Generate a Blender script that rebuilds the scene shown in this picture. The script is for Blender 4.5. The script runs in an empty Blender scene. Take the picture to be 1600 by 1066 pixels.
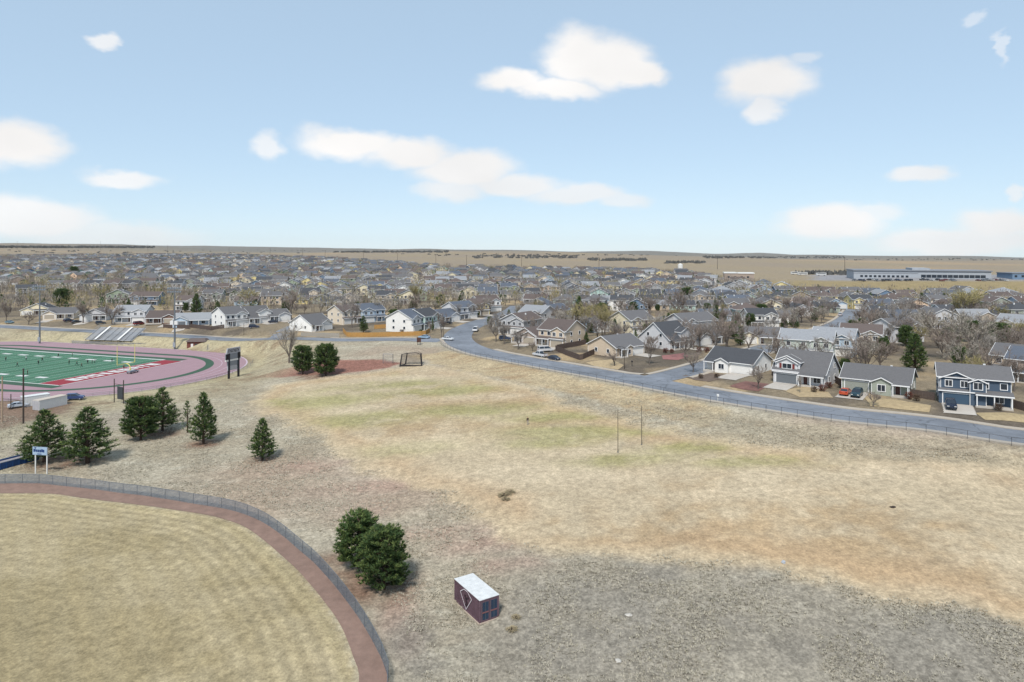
import bpy, bmesh, math, random
import numpy as np
from mathutils import Vector, Matrix

# ------------------------------------------------------------------ camera, sky, sun, exposure
SC = bpy.context.scene
COL = SC.collection
EYE, F, VX, VY = 42.0, 1066.7, 800.0, 392.0        # eye height and the picture's horizon row
cd = bpy.data.cameras.new('camera'); cam = bpy.data.objects.new('camera', cd); COL.objects.link(cam)
cam.location = (0, 0, EYE); cam.rotation_euler = (math.radians(90), 0, 0)
cd.sensor_width = 36.0; cd.lens = 24.0; cd.shift_y = -(533 - VY) / 1600.0
cd.clip_start = 0.5; cd.clip_end = 20000
SC.camera = cam

SUN_EL, SUN_AZ = math.radians(52), math.radians(196)   # compass direction the sun stands in (0 = +Y, clockwise)
sl = bpy.data.lights.new('sun', 'SUN'); sun = bpy.data.objects.new('sun', sl); COL.objects.link(sun)
sl.energy = 2.8; sl.angle = math.radians(10); sl.color = (1.0, 0.95, 0.88)
sd = Vector((math.sin(SUN_AZ) * math.cos(SUN_EL), math.cos(SUN_AZ) * math.cos(SUN_EL), math.sin(SUN_EL)))
sun.rotation_euler = sd.to_track_quat('Z', 'Y').to_euler()

SC.cycles.max_bounces = 4; SC.cycles.diffuse_bounces = 2; SC.cycles.transparent_max_bounces = 10
SC.view_settings.view_transform = 'Standard'; SC.view_settings.look = 'None'
SC.view_settings.exposure = 0.56; SC.view_settings.gamma = 1.0
SC.view_settings.use_curve_mapping = False

W = bpy.data.worlds.new('World'); SC.world = W; W.use_nodes = True
wn, wl = W.node_tree.nodes, W.node_tree.links
wn.clear()
def N(tree_nodes, typ, **kw):
    n = tree_nodes.new(typ)
    for k, v in kw.items(): setattr(n, k, v)
    return n
out = N(wn, 'ShaderNodeOutputWorld'); bg = N(wn, 'ShaderNodeBackground'); bg.inputs[1].default_value = 0.106
wl.new(bg.outputs[0], out.inputs[0])
sky = N(wn, 'ShaderNodeTexSky', sky_type='NISHITA', sun_disc=False)
sky.sun_elevation = SUN_EL; sky.sun_rotation = SUN_AZ; sky.altitude = 1700
sky.air_density = 0.9; sky.dust_density = 0.5; sky.ozone_density = 1.5
tc = N(wn, 'ShaderNodeTexCoord')
sep = N(wn, 'ShaderNodeSeparateXYZ'); wl.new(tc.outputs['Generated'], sep.inputs[0])
def wmath(op, a, b=None, clamp=False):
    n = N(wn, 'ShaderNodeMath', operation=op, use_clamp=clamp)
    for i, s in enumerate((a, b)):
        if s is None: continue
        if isinstance(s, (int, float)): n.inputs[i].default_value = s
        else: wl.new(s, n.inputs[i])
    return n.outputs[0]
az = wmath('ARCTAN2', sep.outputs[0], sep.outputs[1]); el = wmath('ARCSINE', sep.outputs[2])
comb = N(wn, 'ShaderNodeCombineXYZ'); wl.new(az, comb.inputs[0]); wl.new(el, comb.inputs[1])
nz = N(wn, 'ShaderNodeTexNoise'); nz.inputs['Scale'].default_value = 10; nz.inputs['Detail'].default_value = 8; nz.inputs['Roughness'].default_value = 0.6
mp = N(wn, 'ShaderNodeVectorMath', operation='MULTIPLY'); wl.new(comb.outputs[0], mp.inputs[0]); mp.inputs[1].default_value = (1, 1.7, 1)
wl.new(mp.outputs[0], nz.inputs['Vector'])
ns = N(wn, 'ShaderNodeVectorMath', operation='SUBTRACT'); wl.new(nz.outputs['Color'], ns.inputs[0]); ns.inputs[1].default_value = (.5, .5, .5)
nm = N(wn, 'ShaderNodeVectorMath', operation='MULTIPLY'); wl.new(ns.outputs[0], nm.inputs[0]); nm.inputs[1].default_value = (0.08, 0.046, 0)
wp = N(wn, 'ShaderNodeVectorMath', operation='ADD'); wl.new(comb.outputs[0], wp.inputs[0]); wl.new(nm.outputs[0], wp.inputs[1])
CLOUDS = [(905,92,70,46,1),(955,98,78,42,1),(998,112,46,26,1),(800,129,58,21,1),(870,140,84,20,1),
 (1195,128,82,40,.98),(1198,172,40,20,.8),(1255,88,28,11,.4),(165,64,30,14,.75),
 (30,226,84,42,1),(-40,230,110,46,1),(195,278,74,18,.8),(415,228,30,22,.7),(550,222,96,27,1),(640,238,90,28,.98),(700,300,64,22,.75),
 (725,266,92,34,.95),(800,290,90,20,.85),(900,304,90,20,.75),(965,312,60,16,.6),(50,342,130,36,.85),(170,366,170,26,.55),
 (1440,270,56,18,.8),(1300,350,98,32,.95),(1372,334,60,18,.6),(1490,378,150,24,.8),
 (1560,348,84,32,.9),(1592,298,20,12,.6),(1562,78,9,30,.4),(1525,28,20,9,.35)]
rs = random.Random(5)
cl = []
for (cx, cy, rx, ry, k) in CLOUDS:
    x, z = (cx - VX) / F, (VY - cy) / F
    q = math.sqrt(1 + x * x)
    cl.append((math.atan(x), math.atan(z / q), rx / F / (q * q), ry / F / q, k))
tot = None
for (a, e, ra, re, k) in cl:
    s = N(wn, 'ShaderNodeVectorMath', operation='SUBTRACT'); wl.new(wp.outputs[0], s.inputs[0]); s.inputs[1].default_value = (a, e, 0)
    m = N(wn, 'ShaderNodeVectorMath', operation='MULTIPLY'); wl.new(s.outputs[0], m.inputs[0]); m.inputs[1].default_value = (1 / ra, 1 / re, 0)
    ln = N(wn, 'ShaderNodeVectorMath', operation='LENGTH'); wl.new(m.outputs[0], ln.inputs[0])
    r = N(wn, 'ShaderNodeMapRange', interpolation_type='SMOOTHSTEP'); wl.new(ln.outputs['Value'], r.inputs[0])
    r.inputs[1].default_value = 0.5; r.inputs[2].default_value = 1.14; r.inputs[3].default_value = k; r.inputs[4].default_value = 0
    tot = r.outputs[0] if tot is None else wmath('MAXIMUM', tot, r.outputs[0])
# the same scattered fair-weather clouds go on round the rest of the sky
nr = N(wn, 'ShaderNodeTexNoise'); nr.inputs['Scale'].default_value = 3.4; nr.inputs['Detail'].default_value = 3; wl.new(mp.outputs[0], nr.inputs['Vector'])
rr = N(wn, 'ShaderNodeMapRange', interpolation_type='SMOOTHSTEP'); wl.new(nr.outputs[0], rr.inputs[0]); rr.inputs[1].default_value = .58; rr.inputs[2].default_value = .68
ra_ = N(wn, 'ShaderNodeMapRange', interpolation_type='SMOOTHSTEP'); wl.new(wmath('ABSOLUTE', az), ra_.inputs[0]); ra_.inputs[1].default_value = .75; ra_.inputs[2].default_value = .95
tot = wmath('MAXIMUM', tot, wmath('MULTIPLY', rr.outputs[0], ra_.outputs[0]))
# a thin high veil over the whole sky; it also tones the bright horizon band down
ad = N(wn, 'ShaderNodeVectorMath', operation='ADD'); wl.new(sky.outputs[0], ad.inputs[0]); ad.inputs[1].default_value = (20, 20, 20)
dv = N(wn, 'ShaderNodeVectorMath', operation='DIVIDE'); wl.new(sky.outputs[0], dv.inputs[0]); wl.new(ad.outputs[0], dv.inputs[1])
sc_ = N(wn, 'ShaderNodeVectorMath', operation='SCALE'); wl.new(dv.outputs[0], sc_.inputs[0]); sc_.inputs['Scale'].default_value = 20
veil = N(wn, 'ShaderNodeMix', data_type='RGBA'); veil.inputs[0].default_value = .5; wl.new(sc_.outputs[0], veil.inputs[6]); veil.inputs[7].default_value = (4.5, 5.85, 7.0, 1)
mixc = N(wn, 'ShaderNodeMix', data_type='RGBA'); wl.new(tot, mixc.inputs[0])
wl.new(veil.outputs[2], mixc.inputs[6]); mixc.inputs[7].default_value = (6.3, 6.2, 6.15, 1)
shade = N(wn, 'ShaderNodeMapRange'); wl.new(nr.outputs[0], shade.inputs[0]); shade.inputs[1].default_value = .35; shade.inputs[2].default_value = .7; shade.inputs[3].default_value = .9; shade.inputs[4].default_value = 1.08
ccol = N(wn, 'ShaderNodeVectorMath', operation='SCALE'); ccol.inputs[0].default_value = (6.3, 6.2, 6.12); wl.new(shade.outputs[0], ccol.inputs['Scale']); wl.new(ccol.outputs[0], mixc.inputs[7])
wl.new(mixc.outputs[2], bg.inputs[0])

# ------------------------------------------------------------------ helpers
R = random.Random(11)
def lin(r, g, b):
    f = lambda c: (c / 255 / 12.92) if c / 255 <= .04045 else ((c / 255 + .055) / 1.055) ** 2.4
    return (f(r), f(g), f(b))
MATS = {}
def mat(name, col, rough=.8, var=.12, scale=1.5, bump=0.0, bscale=8, metal=0, alpha=1, attr=None, rnd=0.0, spec=.3, coord='obj'):
    if name in MATS: return MATS[name]
    m = bpy.data.materials.new(name); m.use_nodes = True; MATS[name] = m
    nd, lk = m.node_tree.nodes, m.node_tree.links
    p = nd['Principled BSDF']; p.inputs['Roughness'].default_value = rough; p.inputs['Metallic'].default_value = metal
    p.inputs['Specular IOR Level'].default_value = spec
    p.inputs['Alpha'].default_value = alpha
    src = None
    if attr:
        a = N(nd, 'ShaderNodeVertexColor', layer_name=attr); src = a.outputs[0]
    else:
        a = N(nd, 'ShaderNodeRGB'); a.outputs[0].default_value = (*col, 1); src = a.outputs[0]
    if coord == 'obj': vec = N(nd, 'ShaderNodeTexCoord').outputs['Object']
    else: vec = N(nd, 'ShaderNodeNewGeometry').outputs['Position']
    if var > 0:
        n = N(nd, 'ShaderNodeTexNoise'); n.inputs['Scale'].default_value = scale; n.inputs['Detail'].default_value = 5
        n.inputs['Roughness'].default_value = .65
        lk.new(vec, n.inputs['Vector'])
        r = N(nd, 'ShaderNodeMapRange'); lk.new(n.outputs[0], r.inputs[0])
        r.inputs[1].default_value = .25; r.inputs[2].default_value = .75
        r.inputs[3].default_value = 1 - var; r.inputs[4].default_value = 1 + var
        mu = N(nd, 'ShaderNodeVectorMath', operation='SCALE'); lk.new(src, mu.inputs[0]); lk.new(r.outputs[0], mu.inputs['Scale'])
        src = mu.outputs[0]
    if rnd > 0:
        oi = N(nd, 'ShaderNodeObjectInfo')
        r2 = N(nd, 'ShaderNodeMapRange'); lk.new(oi.outputs['Random'], r2.inputs[0])
        r2.inputs[3].default_value = 1 - rnd; r2.inputs[4].default_value = 1 + rnd
        mu = N(nd, 'ShaderNodeVectorMath', operation='SCALE'); lk.new(src, mu.inputs[0]); lk.new(r2.outputs[0], mu.inputs['Scale'])
        src = mu.outputs[0]
    lk.new(src, p.inputs['Base Color'])
    if bump > 0:
        n2 = N(nd, 'ShaderNodeTexNoise'); n2.inputs['Scale'].default_value = bscale; n2.inputs['Detail'].default_value = 4
        lk.new(vec, n2.inputs['Vector'])
        b = N(nd, 'ShaderNodeBump'); b.inputs['Strength'].default_value = bump; b.inputs['Distance'].default_value = .1
        lk.new(n2.outputs[0], b.inputs['Height']); lk.new(b.outputs[0], p.inputs['Normal'])
    return m
def siding(name, col):
    """lap siding: fine horizontal board lines in relief and tone"""
    if name in MATS: return MATS[name]
    m = mat(name, col, rough=.75, var=.06, scale=.8, rnd=.05)
    nd, lk = m.node_tree.nodes, m.node_tree.links
    p = nd['Principled BSDF']
    t = N(nd, 'ShaderNodeTexCoord'); w = N(nd, 'ShaderNodeTexWave', wave_type='BANDS', bands_direction='Z', wave_profile='SAW')
    w.inputs['Scale'].default_value = .8; lk.new(t.outputs['Object'], w.inputs['Vector'])
    b = N(nd, 'ShaderNodeBump'); b.inputs['Strength'].default_value = .5; b.inputs['Distance'].default_value = .03
    lk.new(w.outputs[0], b.inputs['Height']); lk.new(b.outputs[0], p.inputs['Normal'])
    return m

class MB:
    """collects boxes, beams, tubes and polygons; build() links them as one mesh object"""
    def __init__(s): s.v, s.f, s.m = [], [], []
    def poly(s, pts, m=0):
        i = len(s.v); s.v += [tuple(p) for p in pts]; s.f.append(list(range(i, i + len(pts)))); s.m.append(m)
    def hexa(s, p, m=0):                # p: 4 bottom, 4 top corners, counter-clockwise from above
        i = len(s.v); s.v += [tuple(q) for q in p]
        for a in ((3, 2, 1, 0), (4, 5, 6, 7), (0, 1, 5, 4), (1, 2, 6, 5), (2, 3, 7, 6), (3, 0, 4, 7)):
            s.f.append([i + k for k in a]); s.m.append(m)
    def box(s, x0, x1, y0, y1, z0, z1, m=0):
        s.hexa([(x0, y0, z0), (x1, y0, z0), (x1, y1, z0), (x0, y1, z0), (x0, y0, z1), (x1, y0, z1), (x1, y1, z1), (x0, y1, z1)], m)
    def beam(s, a, b, w, h, m=0, up=(0, 0, 1)):
        a, b = Vector(a), Vector(b); d = (b - a).normalized(); u = Vector(up)
        if abs(d.dot(u)) > .98: u = Vector((0, 1, 0))
        r = d.cross(u).normalized(); u = r.cross(d).normalized()
        r *= w / 2; u *= h / 2
        s.hexa([a - r - u, a + r - u, b + r - u, b - r - u, a - r + u, a + r + u, b + r + u, b - r + u], m)
    def tube(s, pts, rad, n=6, m=0, cap=True):
        pts = [Vector(p) for p in pts]; rings = []
        for k, p in enumerate(pts):
            d = (pts[min(k + 1, len(pts) - 1)] - pts[max(k - 1, 0)]).normalized()
            u = Vector((0, 0, 1)) if abs(d.z) < .9 else Vector((1, 0, 0))
            a = d.cross(u).normalized(); b = d.cross(a)
            r = rad[k] if isinstance(rad, (list, tuple)) else rad
            i = len(s.v); rings.append(i)
            for j in range(n):
                t = 2 * math.pi * j / n; s.v.append(tuple(p + (a * math.cos(t) + b * math.sin(t)) * r))
        for k in range(len(rings) - 1):
            for j in range(n):
                s.f.append([rings[k] + j, rings[k] + (j + 1) % n, rings[k + 1] + (j + 1) % n, rings[k + 1] + j]); s.m.append(m)
        if cap:
            s.f.append([rings[-1] + j for j in range(n)]); s.m.append(m)
            s.f.append([rings[0] + n - 1 - j for j in range(n)]); s.m.append(m)
    def mesh(s, name, mats):
        me = bpy.data.meshes.new(name); me.from_pydata(s.v, [], s.f)
        for m in mats: me.materials.append(m)
        if len(mats) > 1: me.polygons.foreach_set('material_index', s.m)
        me.update(); return me
    def build(s, name, mats, parent=None, smooth=False):
        if not isinstance(mats, (list, tuple)): mats = [mats]
        me = s.mesh(name, mats)
        if smooth: me.polygons.foreach_set('use_smooth', [True] * len(me.polygons))
        return link(name, me, parent)
def link(name, me, parent=None, loc=None, rz=None):
    o = bpy.data.objects.new(name, me); COL.objects.link(o)
    if parent is not None: o.parent = parent
    if loc is not None: o.location = loc
    if rz is not None: o.rotation_euler = (0, 0, rz)
    return o
def tag(o, label=None, cat=None, group=None, kind=None):
    if label: o['label'] = label
    if cat: o['category'] = cat
    if group: o['group'] = group
    if kind: o['kind'] = kind
    return o
def empty(name, loc, rz=0): return link(name, None, None, loc, rz)
def copy_tree(o, parent=None):
    c = o.copy(); COL.objects.link(c); c.parent = parent
    for ch in o.children: copy_tree(ch, c)
    return c
def struct(o): o['kind'] = 'structure'; return o

# ------------------------------------------------------------------ terrain
def smooth(a, b, x):
    t = np.clip((x - a) / (b - a), 0, 1); return t * t * (3 - 2 * t)
def vnoise(x, y, seed=0):
    xi, yi = np.floor(x).astype(np.int64), np.floor(y).astype(np.int64); fx, fy = x - xi, y - yi
    fx, fy = fx * fx * (3 - 2 * fx), fy * fy * (3 - 2 * fy)
    def h(a, b):
        n = (a * 374761393 + b * 668265263 + seed * 69069) & 0x7fffffff
        n = ((n ^ (n >> 13)) * 1274126177) & 0x7fffffff
        return ((n ^ (n >> 16)) & 0xffff) / 65535.0
    return (h(xi, yi) * (1 - fx) + h(xi + 1, yi) * fx) * (1 - fy) + (h(xi, yi + 1) * (1 - fx) + h(xi + 1, yi + 1) * fx) * fy
def fbm(x, y, sc, oct=4, seed=0):
    t, a, n = 0, .5, 0
    for k in range(oct):
        t = t + a * vnoise(x / sc * 2 ** k, y / sc * 2 ** k, seed + k); n += a; a *= .55
    return t / n
# heights known from the sizes of things: picture column, picture row, height
CP = [(750,960,0),(200,900,0),(0,800,0),(0,1000,0),(500,1000,0),(600,920,.2),(1000,1000,.4),(1300,1000,.9),(1600,1066,1.2),
 (0,700,.3),(200,700,.5),(410,717,1.0),(318,692,.9),(222,685,.6),(68,650,.1),
 (560,715,1.9),(700,790,2.1),(850,850,2.2),(1100,875,2.3),(1300,905,2.5),(1600,985,2.6),
 (824,664,5),(965,707,4.5),(600,650,4),(450,650,2.2),(1200,780,4.5),(1500,820,4.8),(700,600,5.4),(642,572,5.6),(1000,660,5.8),(1300,712,6),(1600,735,6.2),
 (400,600,1.6),(460,570,3.6),(560,590,4.4),(300,600,.2),(380,575,.2),
 (640,528,7.5),(720,536,7.7),(850,567,8),(1000,592,8.3),(1150,620,8.5),(1300,645,8.5),(1600,676,8.5),(1300,665,8.3),(1600,692,8.2),(1000,608,8.0),(850,582,7.4),
 (450,530,6.2),(300,526,4.6),(150,517,4.2),(0,509,4.0),(300,540,1.2),(150,536,.6),(0,530,.6),
 (300,521,4.8),(300,529,4.5),(450,525,6.4),(450,534,6.0),(150,513,4.4),(150,520,4.1),(0,505,4.2),(0,512,3.9),(550,526,7.0),(550,534,6.8)]
ZP = [(0,480,7),(0,800,12),(0,1100,19),(0,1600,30),(0,2500,50),(0,5000,92),
 (400,480,8.4),(400,690,11),(400,990,13),(400,1700,28),(400,2600,37),(400,5000,68),
 (800,300,8.6),(800,400,10),(800,600,12),(800,850,15),(800,1100,18),(800,1800,25),(800,3000,35),(800,5000,38),
 (1200,250,9),(1200,400,9.6),(1200,540,10.5),(1200,700,14),(1200,1000,15),(1200,2000,16),(1200,5000,8),
 (1600,200,9),(1600,350,9.6),(1600,520,10.5),(1600,560,12),(1600,600,17),(1600,900,17),(1600,2000,10),(1600,5000,-22),
 (1400,545,11),(1400,600,17),(1400,680,17)]
cu, cv, cz = [], [], []
for (px, py, z) in CP:
    cu.append((px - VX) / F); cv.append(math.log((EYE - z) * F / (py - VY))); cz.append(z)
for (px, Y, z) in ZP: cu.append((px - VX) / F); cv.append(math.log(Y)); cz.append(z)
cu, cv, cz = np.array(cu) * 1.6, np.array(cv), np.array(cz, float)
def tpsk(d2): return np.where(d2 > 1e-12, d2 * np.log(d2 + 1e-12), 0)
n = len(cu); K = tpsk((cu[:, None] - cu) ** 2 + (cv[:, None] - cv) ** 2) + np.eye(n) * .002
P = np.c_[np.ones(n), cu, cv]; A = np.zeros((n + 3, n + 3)); A[:n, :n] = K; A[:n, n:] = P; A[n:, :n] = P.T
TW = np.linalg.solve(A, np.r_[cz, 0, 0, 0])
# football ground frame: origin on the end line, E1 along it away from us, E2 down the field
FC = np.array([-133.0, 235.7]); E1 = np.array([.323, .946]); E2 = np.array([-.946, .323])
def terr_raw(x, y):
    x, y = np.asarray(x, float), np.asarray(y, float)
    Y = np.maximum(y, 34.0); u = np.clip(x / Y, -1.0, 1.0) * 1.6; v = np.log(Y)
    z = TW[n] + TW[n + 1] * u + TW[n + 2] * v
    for k in range(n): z = z + TW[k] * tpsk((u - cu[k]) ** 2 + (v - cv[k]) ** 2)
    # level the stadium oval
    rx, ry = x - FC[0], y - FC[1]; a = rx * E1[0] + ry * E1[1]; b = rx * E2[0] + ry * E2[1]
    bb = np.maximum(np.abs(b - 54.9) - 42.2, 0); d = np.sqrt(a * a + bb * bb)
    z = z * smooth(49.5, 66, d)
    z = z + (fbm(x, y, 1300, 3, 15) - .6) * 85 * smooth(1900, 4200, y)
    return z + .35 * (fbm(x, y, 9, 3, 3) - .5) * smooth(51, 60, d) * smooth(600, 300, y)
def axis(lo, hi, step, end, g):
    a = list(np.arange(lo, hi + 1e-6, step)); s = step
    while a[-1] < end: s *= g; a.append(a[-1] + s)
    return a
xp = axis(0, 105, .9, 6200, 1.075); GX = np.array([-q for q in xp[:0:-1]] + xp)
GY = np.array(sorted(set([-60., -20., 0., 15.])) + axis(28, 150, .75, 150, 1) [0:] + axis(151, 300, 1.3, 7000, 1.035))
MX, MY = np.meshgrid(GX, GY); GZ = terr_raw(MX, MY)
def flatten(c, r0, r1):
    """level the ground across a road: every vertex near the centre line takes the line's height"""
    zc = np.array([T(*q) for q in c]); k = np.ones(15) / 15; zc = np.convolve(np.pad(zc, 7, 'edge'), k, 'valid')
    jj, ii = np.where((MX > c[:, 0].min() - r1) & (MX < c[:, 0].max() + r1) & (MY > c[:, 1].min() - r1) & (MY < c[:, 1].max() + r1))
    d2 = np.full(len(jj), 1e9); zb = np.zeros(len(jj)); X, Y = MX[jj, ii], MY[jj, ii]
    for q, z in zip(c, zc):
        d = (X - q[0]) ** 2 + (Y - q[1]) ** 2; m = d < d2; d2[m] = d[m]; zb[m] = z
    w = smooth(r1, r0, np.sqrt(d2)); GZ[jj, ii] = GZ[jj, ii] * (1 - w) + zb * w
def T(x, y):
    i = min(max(np.searchsorted(GX, x) - 1, 0), len(GX) - 2); j = min(max(np.searchsorted(GY, y) - 1, 0), len(GY) - 2)
    fx, fy = (x - GX[i]) / (GX[i + 1] - GX[i]), (y - GY[j]) / (GY[j + 1] - GY[j])
    return float((GZ[j, i] * (1 - fx) + GZ[j, i + 1] * fx) * (1 - fy) + (GZ[j + 1, i] * (1 - fx) + GZ[j + 1, i + 1] * fx) * fy)
def G(px, py, zoff=0.0):
    """where the line of sight through a picture point meets the ground"""
    u, s = (px - VX) / F, (py - VY) / F
    Y = 30.0
    while Y < 6000:
        if EYE - s * Y <= T(u * Y, Y) + zoff: break
        Y *= 1.01
    lo, hi = Y / 1.01, Y
    for _ in range(18):
        m = (lo + hi) / 2
        if EYE - s * m <= T(u * m, m) + zoff: hi = m
        else: lo = m
    return Vector((u * hi, hi, T(u * hi, hi)))
def on(x, y, dz=0): return Vector((x, y, T(x, y) + dz))
def proj(x, y, z): return VX + F * x / y, VY + F * (EYE - z) / y

# ------------------------------------------------------------------ road lines
def W2(pts): return np.array([G(*p).xy[:] for p in pts])
def spline(pts, per=8):
    """Catmull-Rom through world points"""
    pts = [np.array(p, float) for p in pts]; o = []
    q = [2 * pts[0] - pts[1]] + pts + [2 * pts[-1] - pts[-2]]
    for k in range(1, len(q) - 2):
        for t in np.arange(per) / per:
            a, b, c, d = q[k - 1], q[k], q[k + 1], q[k + 2]
            o.append(.5 * (2 * b + (c - a) * t + (2 * a - 5 * b + 4 * c - d) * t * t + (3 * b - a - 3 * c + d) * t ** 3))
    o.append(pts[-1]); return np.array(o)
def dens(c, step=2.5):
    d = np.r_[0, np.cumsum(np.linalg.norm(np.diff(c, axis=0), axis=1))]; m = max(2, int(d[-1] / step))
    s = np.linspace(0, d[-1], m); return np.stack([np.interp(s, d, c[:, 0]), np.interp(s, d, c[:, 1])], 1)
MAIN_PX = [(812,478),(800,487),(772,497),(735,510),(716,523),(722,537),(757,551),(850,568.5),(950,586.5),(1050,605),(1150,623),(1300,645),(1450,663),(1600,680),(1750,697)]
MAIN = dens(spline(W2(MAIN_PX), 10), 2.2)
LEFT = dens(spline(W2([(-160,503),(0,510),(100,516),(200,521.5),(300,526),(420,530),(520,531.5),(620,530.5),(690,533)]), 10), 2.5)
CROSS = dens(spline(W2([(1018,594),(1060,583),(1110,570),(1160,555),(1230,535),(1290,515),(1322,500),(1336,484)]), 10), 2.2)
SIDE = dens(spline(W2([(425,528),(447,517),(470,508),(500,498)]), 10), 2.5)
BACK = dens(spline(W2([(985,516),(1020,503),(1060,494),(1110,488)]), 10), 3)
UPHILL = dens(spline(W2([(640,446),(676,434),(700,426),(716,421)]), 10), 4)
flatten(LEFT, 6.5, 12); flatten(MAIN, 8.5, 14); flatten(CROSS, 6, 11)

# ------------------------------------------------------------------ ground colours by zone
KA = 0.62
def alb(r, g, b): return np.array(lin(r, g, b)) * KA
def sdist(poly, x, y):
    """signed distance to a polygon, negative inside"""
    d = np.full(x.shape, 1e9); ins = np.zeros(x.shape, bool); m = len(poly)
    for k in range(m):
        ax, ay = poly[k]; bx, by = poly[(k + 1) % m]; ex, ey = bx - ax, by - ay
        t = np.clip(((x - ax) * ex + (y - ay) * ey) / (ex * ex + ey * ey + 1e-9), 0, 1)
        d = np.minimum(d, (x - ax - t * ex) ** 2 + (y - ay - t * ey) ** 2)
        c = ((ay > y) != (by > y)) & (x < (bx - ax) * (y - ay) / (by - ay + 1e-12) + ax); ins ^= c
    return np.sqrt(d) * np.where(ins, -1, 1)
FIELD_PX = [(392,628),(432,604),(500,592),(600,580),(650,573),(720,583),(800,603),(900,633),(1000,660),(1100,684),(1200,699),(1300,707),(1420,722),(1600,736),(1800,760),
 (1900,1010),(1600,985),(1400,932),(1250,893),(1100,872),(950,862),(850,850),(760,802),(650,757),(560,713),(480,673),(425,650)]
FIELD = W2(FIELD_PX)
FENCE_PX = [(0,756),(100,760),(200,772),(300,787),(370,800),(420,822),(470,862),(520,912),(560,965),(590,1018),(607,1066)]
INNER_PX = [(0,771),(150,781),(300,801),(375,820),(425,855),(480,908),(528,970),(553,1030),(561,1066)]
fw = [p for p in W2(FENCE_PX)]; fw = [np.array([-140, 118.])] + fw
e = fw[-1] - fw[-2]; e /= np.linalg.norm(e); fw += [fw[-1] + np.array([.5, -9.]), fw[-1] + np.array([-.5, -22.]), fw[-1] + np.array([-3., -36.])]
FENCE = spline(fw, 6)
iw = [p for p in W2(INNER_PX)]; iw = [np.array([-140, 111.])] + iw + [iw[-1] + np.array([.4, -9.]), iw[-1] + np.array([-.6, -22.]), iw[-1] + np.array([-3., -34.])]
INNER = spline(iw, 6)
OUTF = np.vstack([INNER, [[-60, 20], [-140, 20]]])
REDF = W2([(385,592),(470,570),(530,563),(596,562),(630,568),(600,576),(520,586),(440,590)])
BANKDRY = W2([(640,556),(700,548),(770,562),(900,590),(1000,610),(1150,640),(1100,668),(1000,645),(900,618),(800,596),(700,576)])
BANKGREY = W2([(1000,625),(1150,645),(1300,665),(1450,683),(1700,705),(1700,745),(1420,722),(1250,702),(1120,684)])
LITTER = [(G(545,880), 5.5), (G(590,915), 6.0), (G(100,722), 7.5), (G(240,680), 6), (G(318,694), 4), (G(410,717), 3), (G(488,588), 5.0)]
GREEN = [(600,602,18,4),(690,612,16,4),(520,625,14,5),(430,630,7,4),(740,640,14,4),(870,676,14,4),(850,690,9,3),(1020,672,9,2.5),(985,720,10,2.6),(1080,700,8,3),(640,700,10,3),(560,655,14,5),(900,650,14,3),(1180,720,10,2)]
PALE = [(700,690,16,5),(560,640,8,3),(800,740,14,4),(640,590,9,3),(1000,740,12,3),(760,620,14,3),(1400,740,14,3),(1150,770,12,3)]
DARK = [(1050,960,9,4),(1130,990,8,4),(960,1000,9,4),(1250,1010,8,4),(1360,1040,8,4),(900,930,6,3),(1500,1040,7,3),(1020,900,5,2),(880,1010,8,4),(640,1000,3,4),(660,1040,2.5,3)]
PINK = [(600,760,12,3),(560,800,4,4),(620,960,2.2,5),(640,1000,1.4,3),(760,850,8,3),(700,830,7,3),(470,730,9,3),(800,880,5,2),(450,640,7,3)]
def ell(lst, X, Y):
    o = np.zeros(X.shape)
    for (px, py, rx, ry) in lst:
        c = G(px, py); ry2 = ry * (1.2 if py < 760 else 1)
        o = np.maximum(o, np.exp(-((X - c.x) / rx) ** 2 - ((Y - c.y) / ry2) ** 2))
    return o
NEIGH_EDGE = [(-400,403),(0,402),(300,399),(430,402),(520,406),(620,413),(680,419),(750,421),(950,426),(1080,430),(1150,446),(1240,456),(1300,458),(1500,463),(1600,468),(2000,474)]
def neigh_row(px): return np.interp(px, [q[0] for q in NEIGH_EDGE], [q[1] for q in NEIGH_EDGE])
def blend(c, col, w): return c * (1 - w[..., None]) + np.asarray(col) * w[..., None]
nj = (fbm(MX, MY, 14, 4, 21) - .5); nf = (fbm(MX, MY, 3.2, 4, 31) - .5); ng = (fbm(MX, MY, 40, 3, 41) - .5)
nfib = (fbm(MX * .5 + MY * .35, MY * 1.6, 2.0, 4, 55) - .5)
near = (MY < 330)
C = np.zeros(MX.shape + (3,)) + alb(196, 186, 165)                     # rough bunch grass
C = blend(C, alb(182, 170, 148), smooth(-.1, .2, nj))
C = blend(C, alb(214, 208, 188), smooth(.05, .3, nfib) * .6)
C = blend(C, alb(190, 166, 146), smooth(.02, .25, -ng) * .5)
C = blend(C, alb(192, 164, 146), np.clip(ell(PINK, MX, MY) * (1 + nf * 2), 0, 1) * .8)
C = blend(C, alb(150, 143, 132), np.clip(ell(DARK, MX, MY) * (1.1 + nf * 3), 0, 1) * .75)
C = blend(C, alb(164, 157, 144), smooth(-12, 4, MX) * smooth(98, 78, MY) * np.clip(.62 + nj * 1.2, 0, 1))
# left rough bank is a little greener and paler
C = blend(C, alb(196, 188, 158), smooth(-60, -110, MX) * smooth(-.15, .25, nj) * .7 * near)
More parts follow.
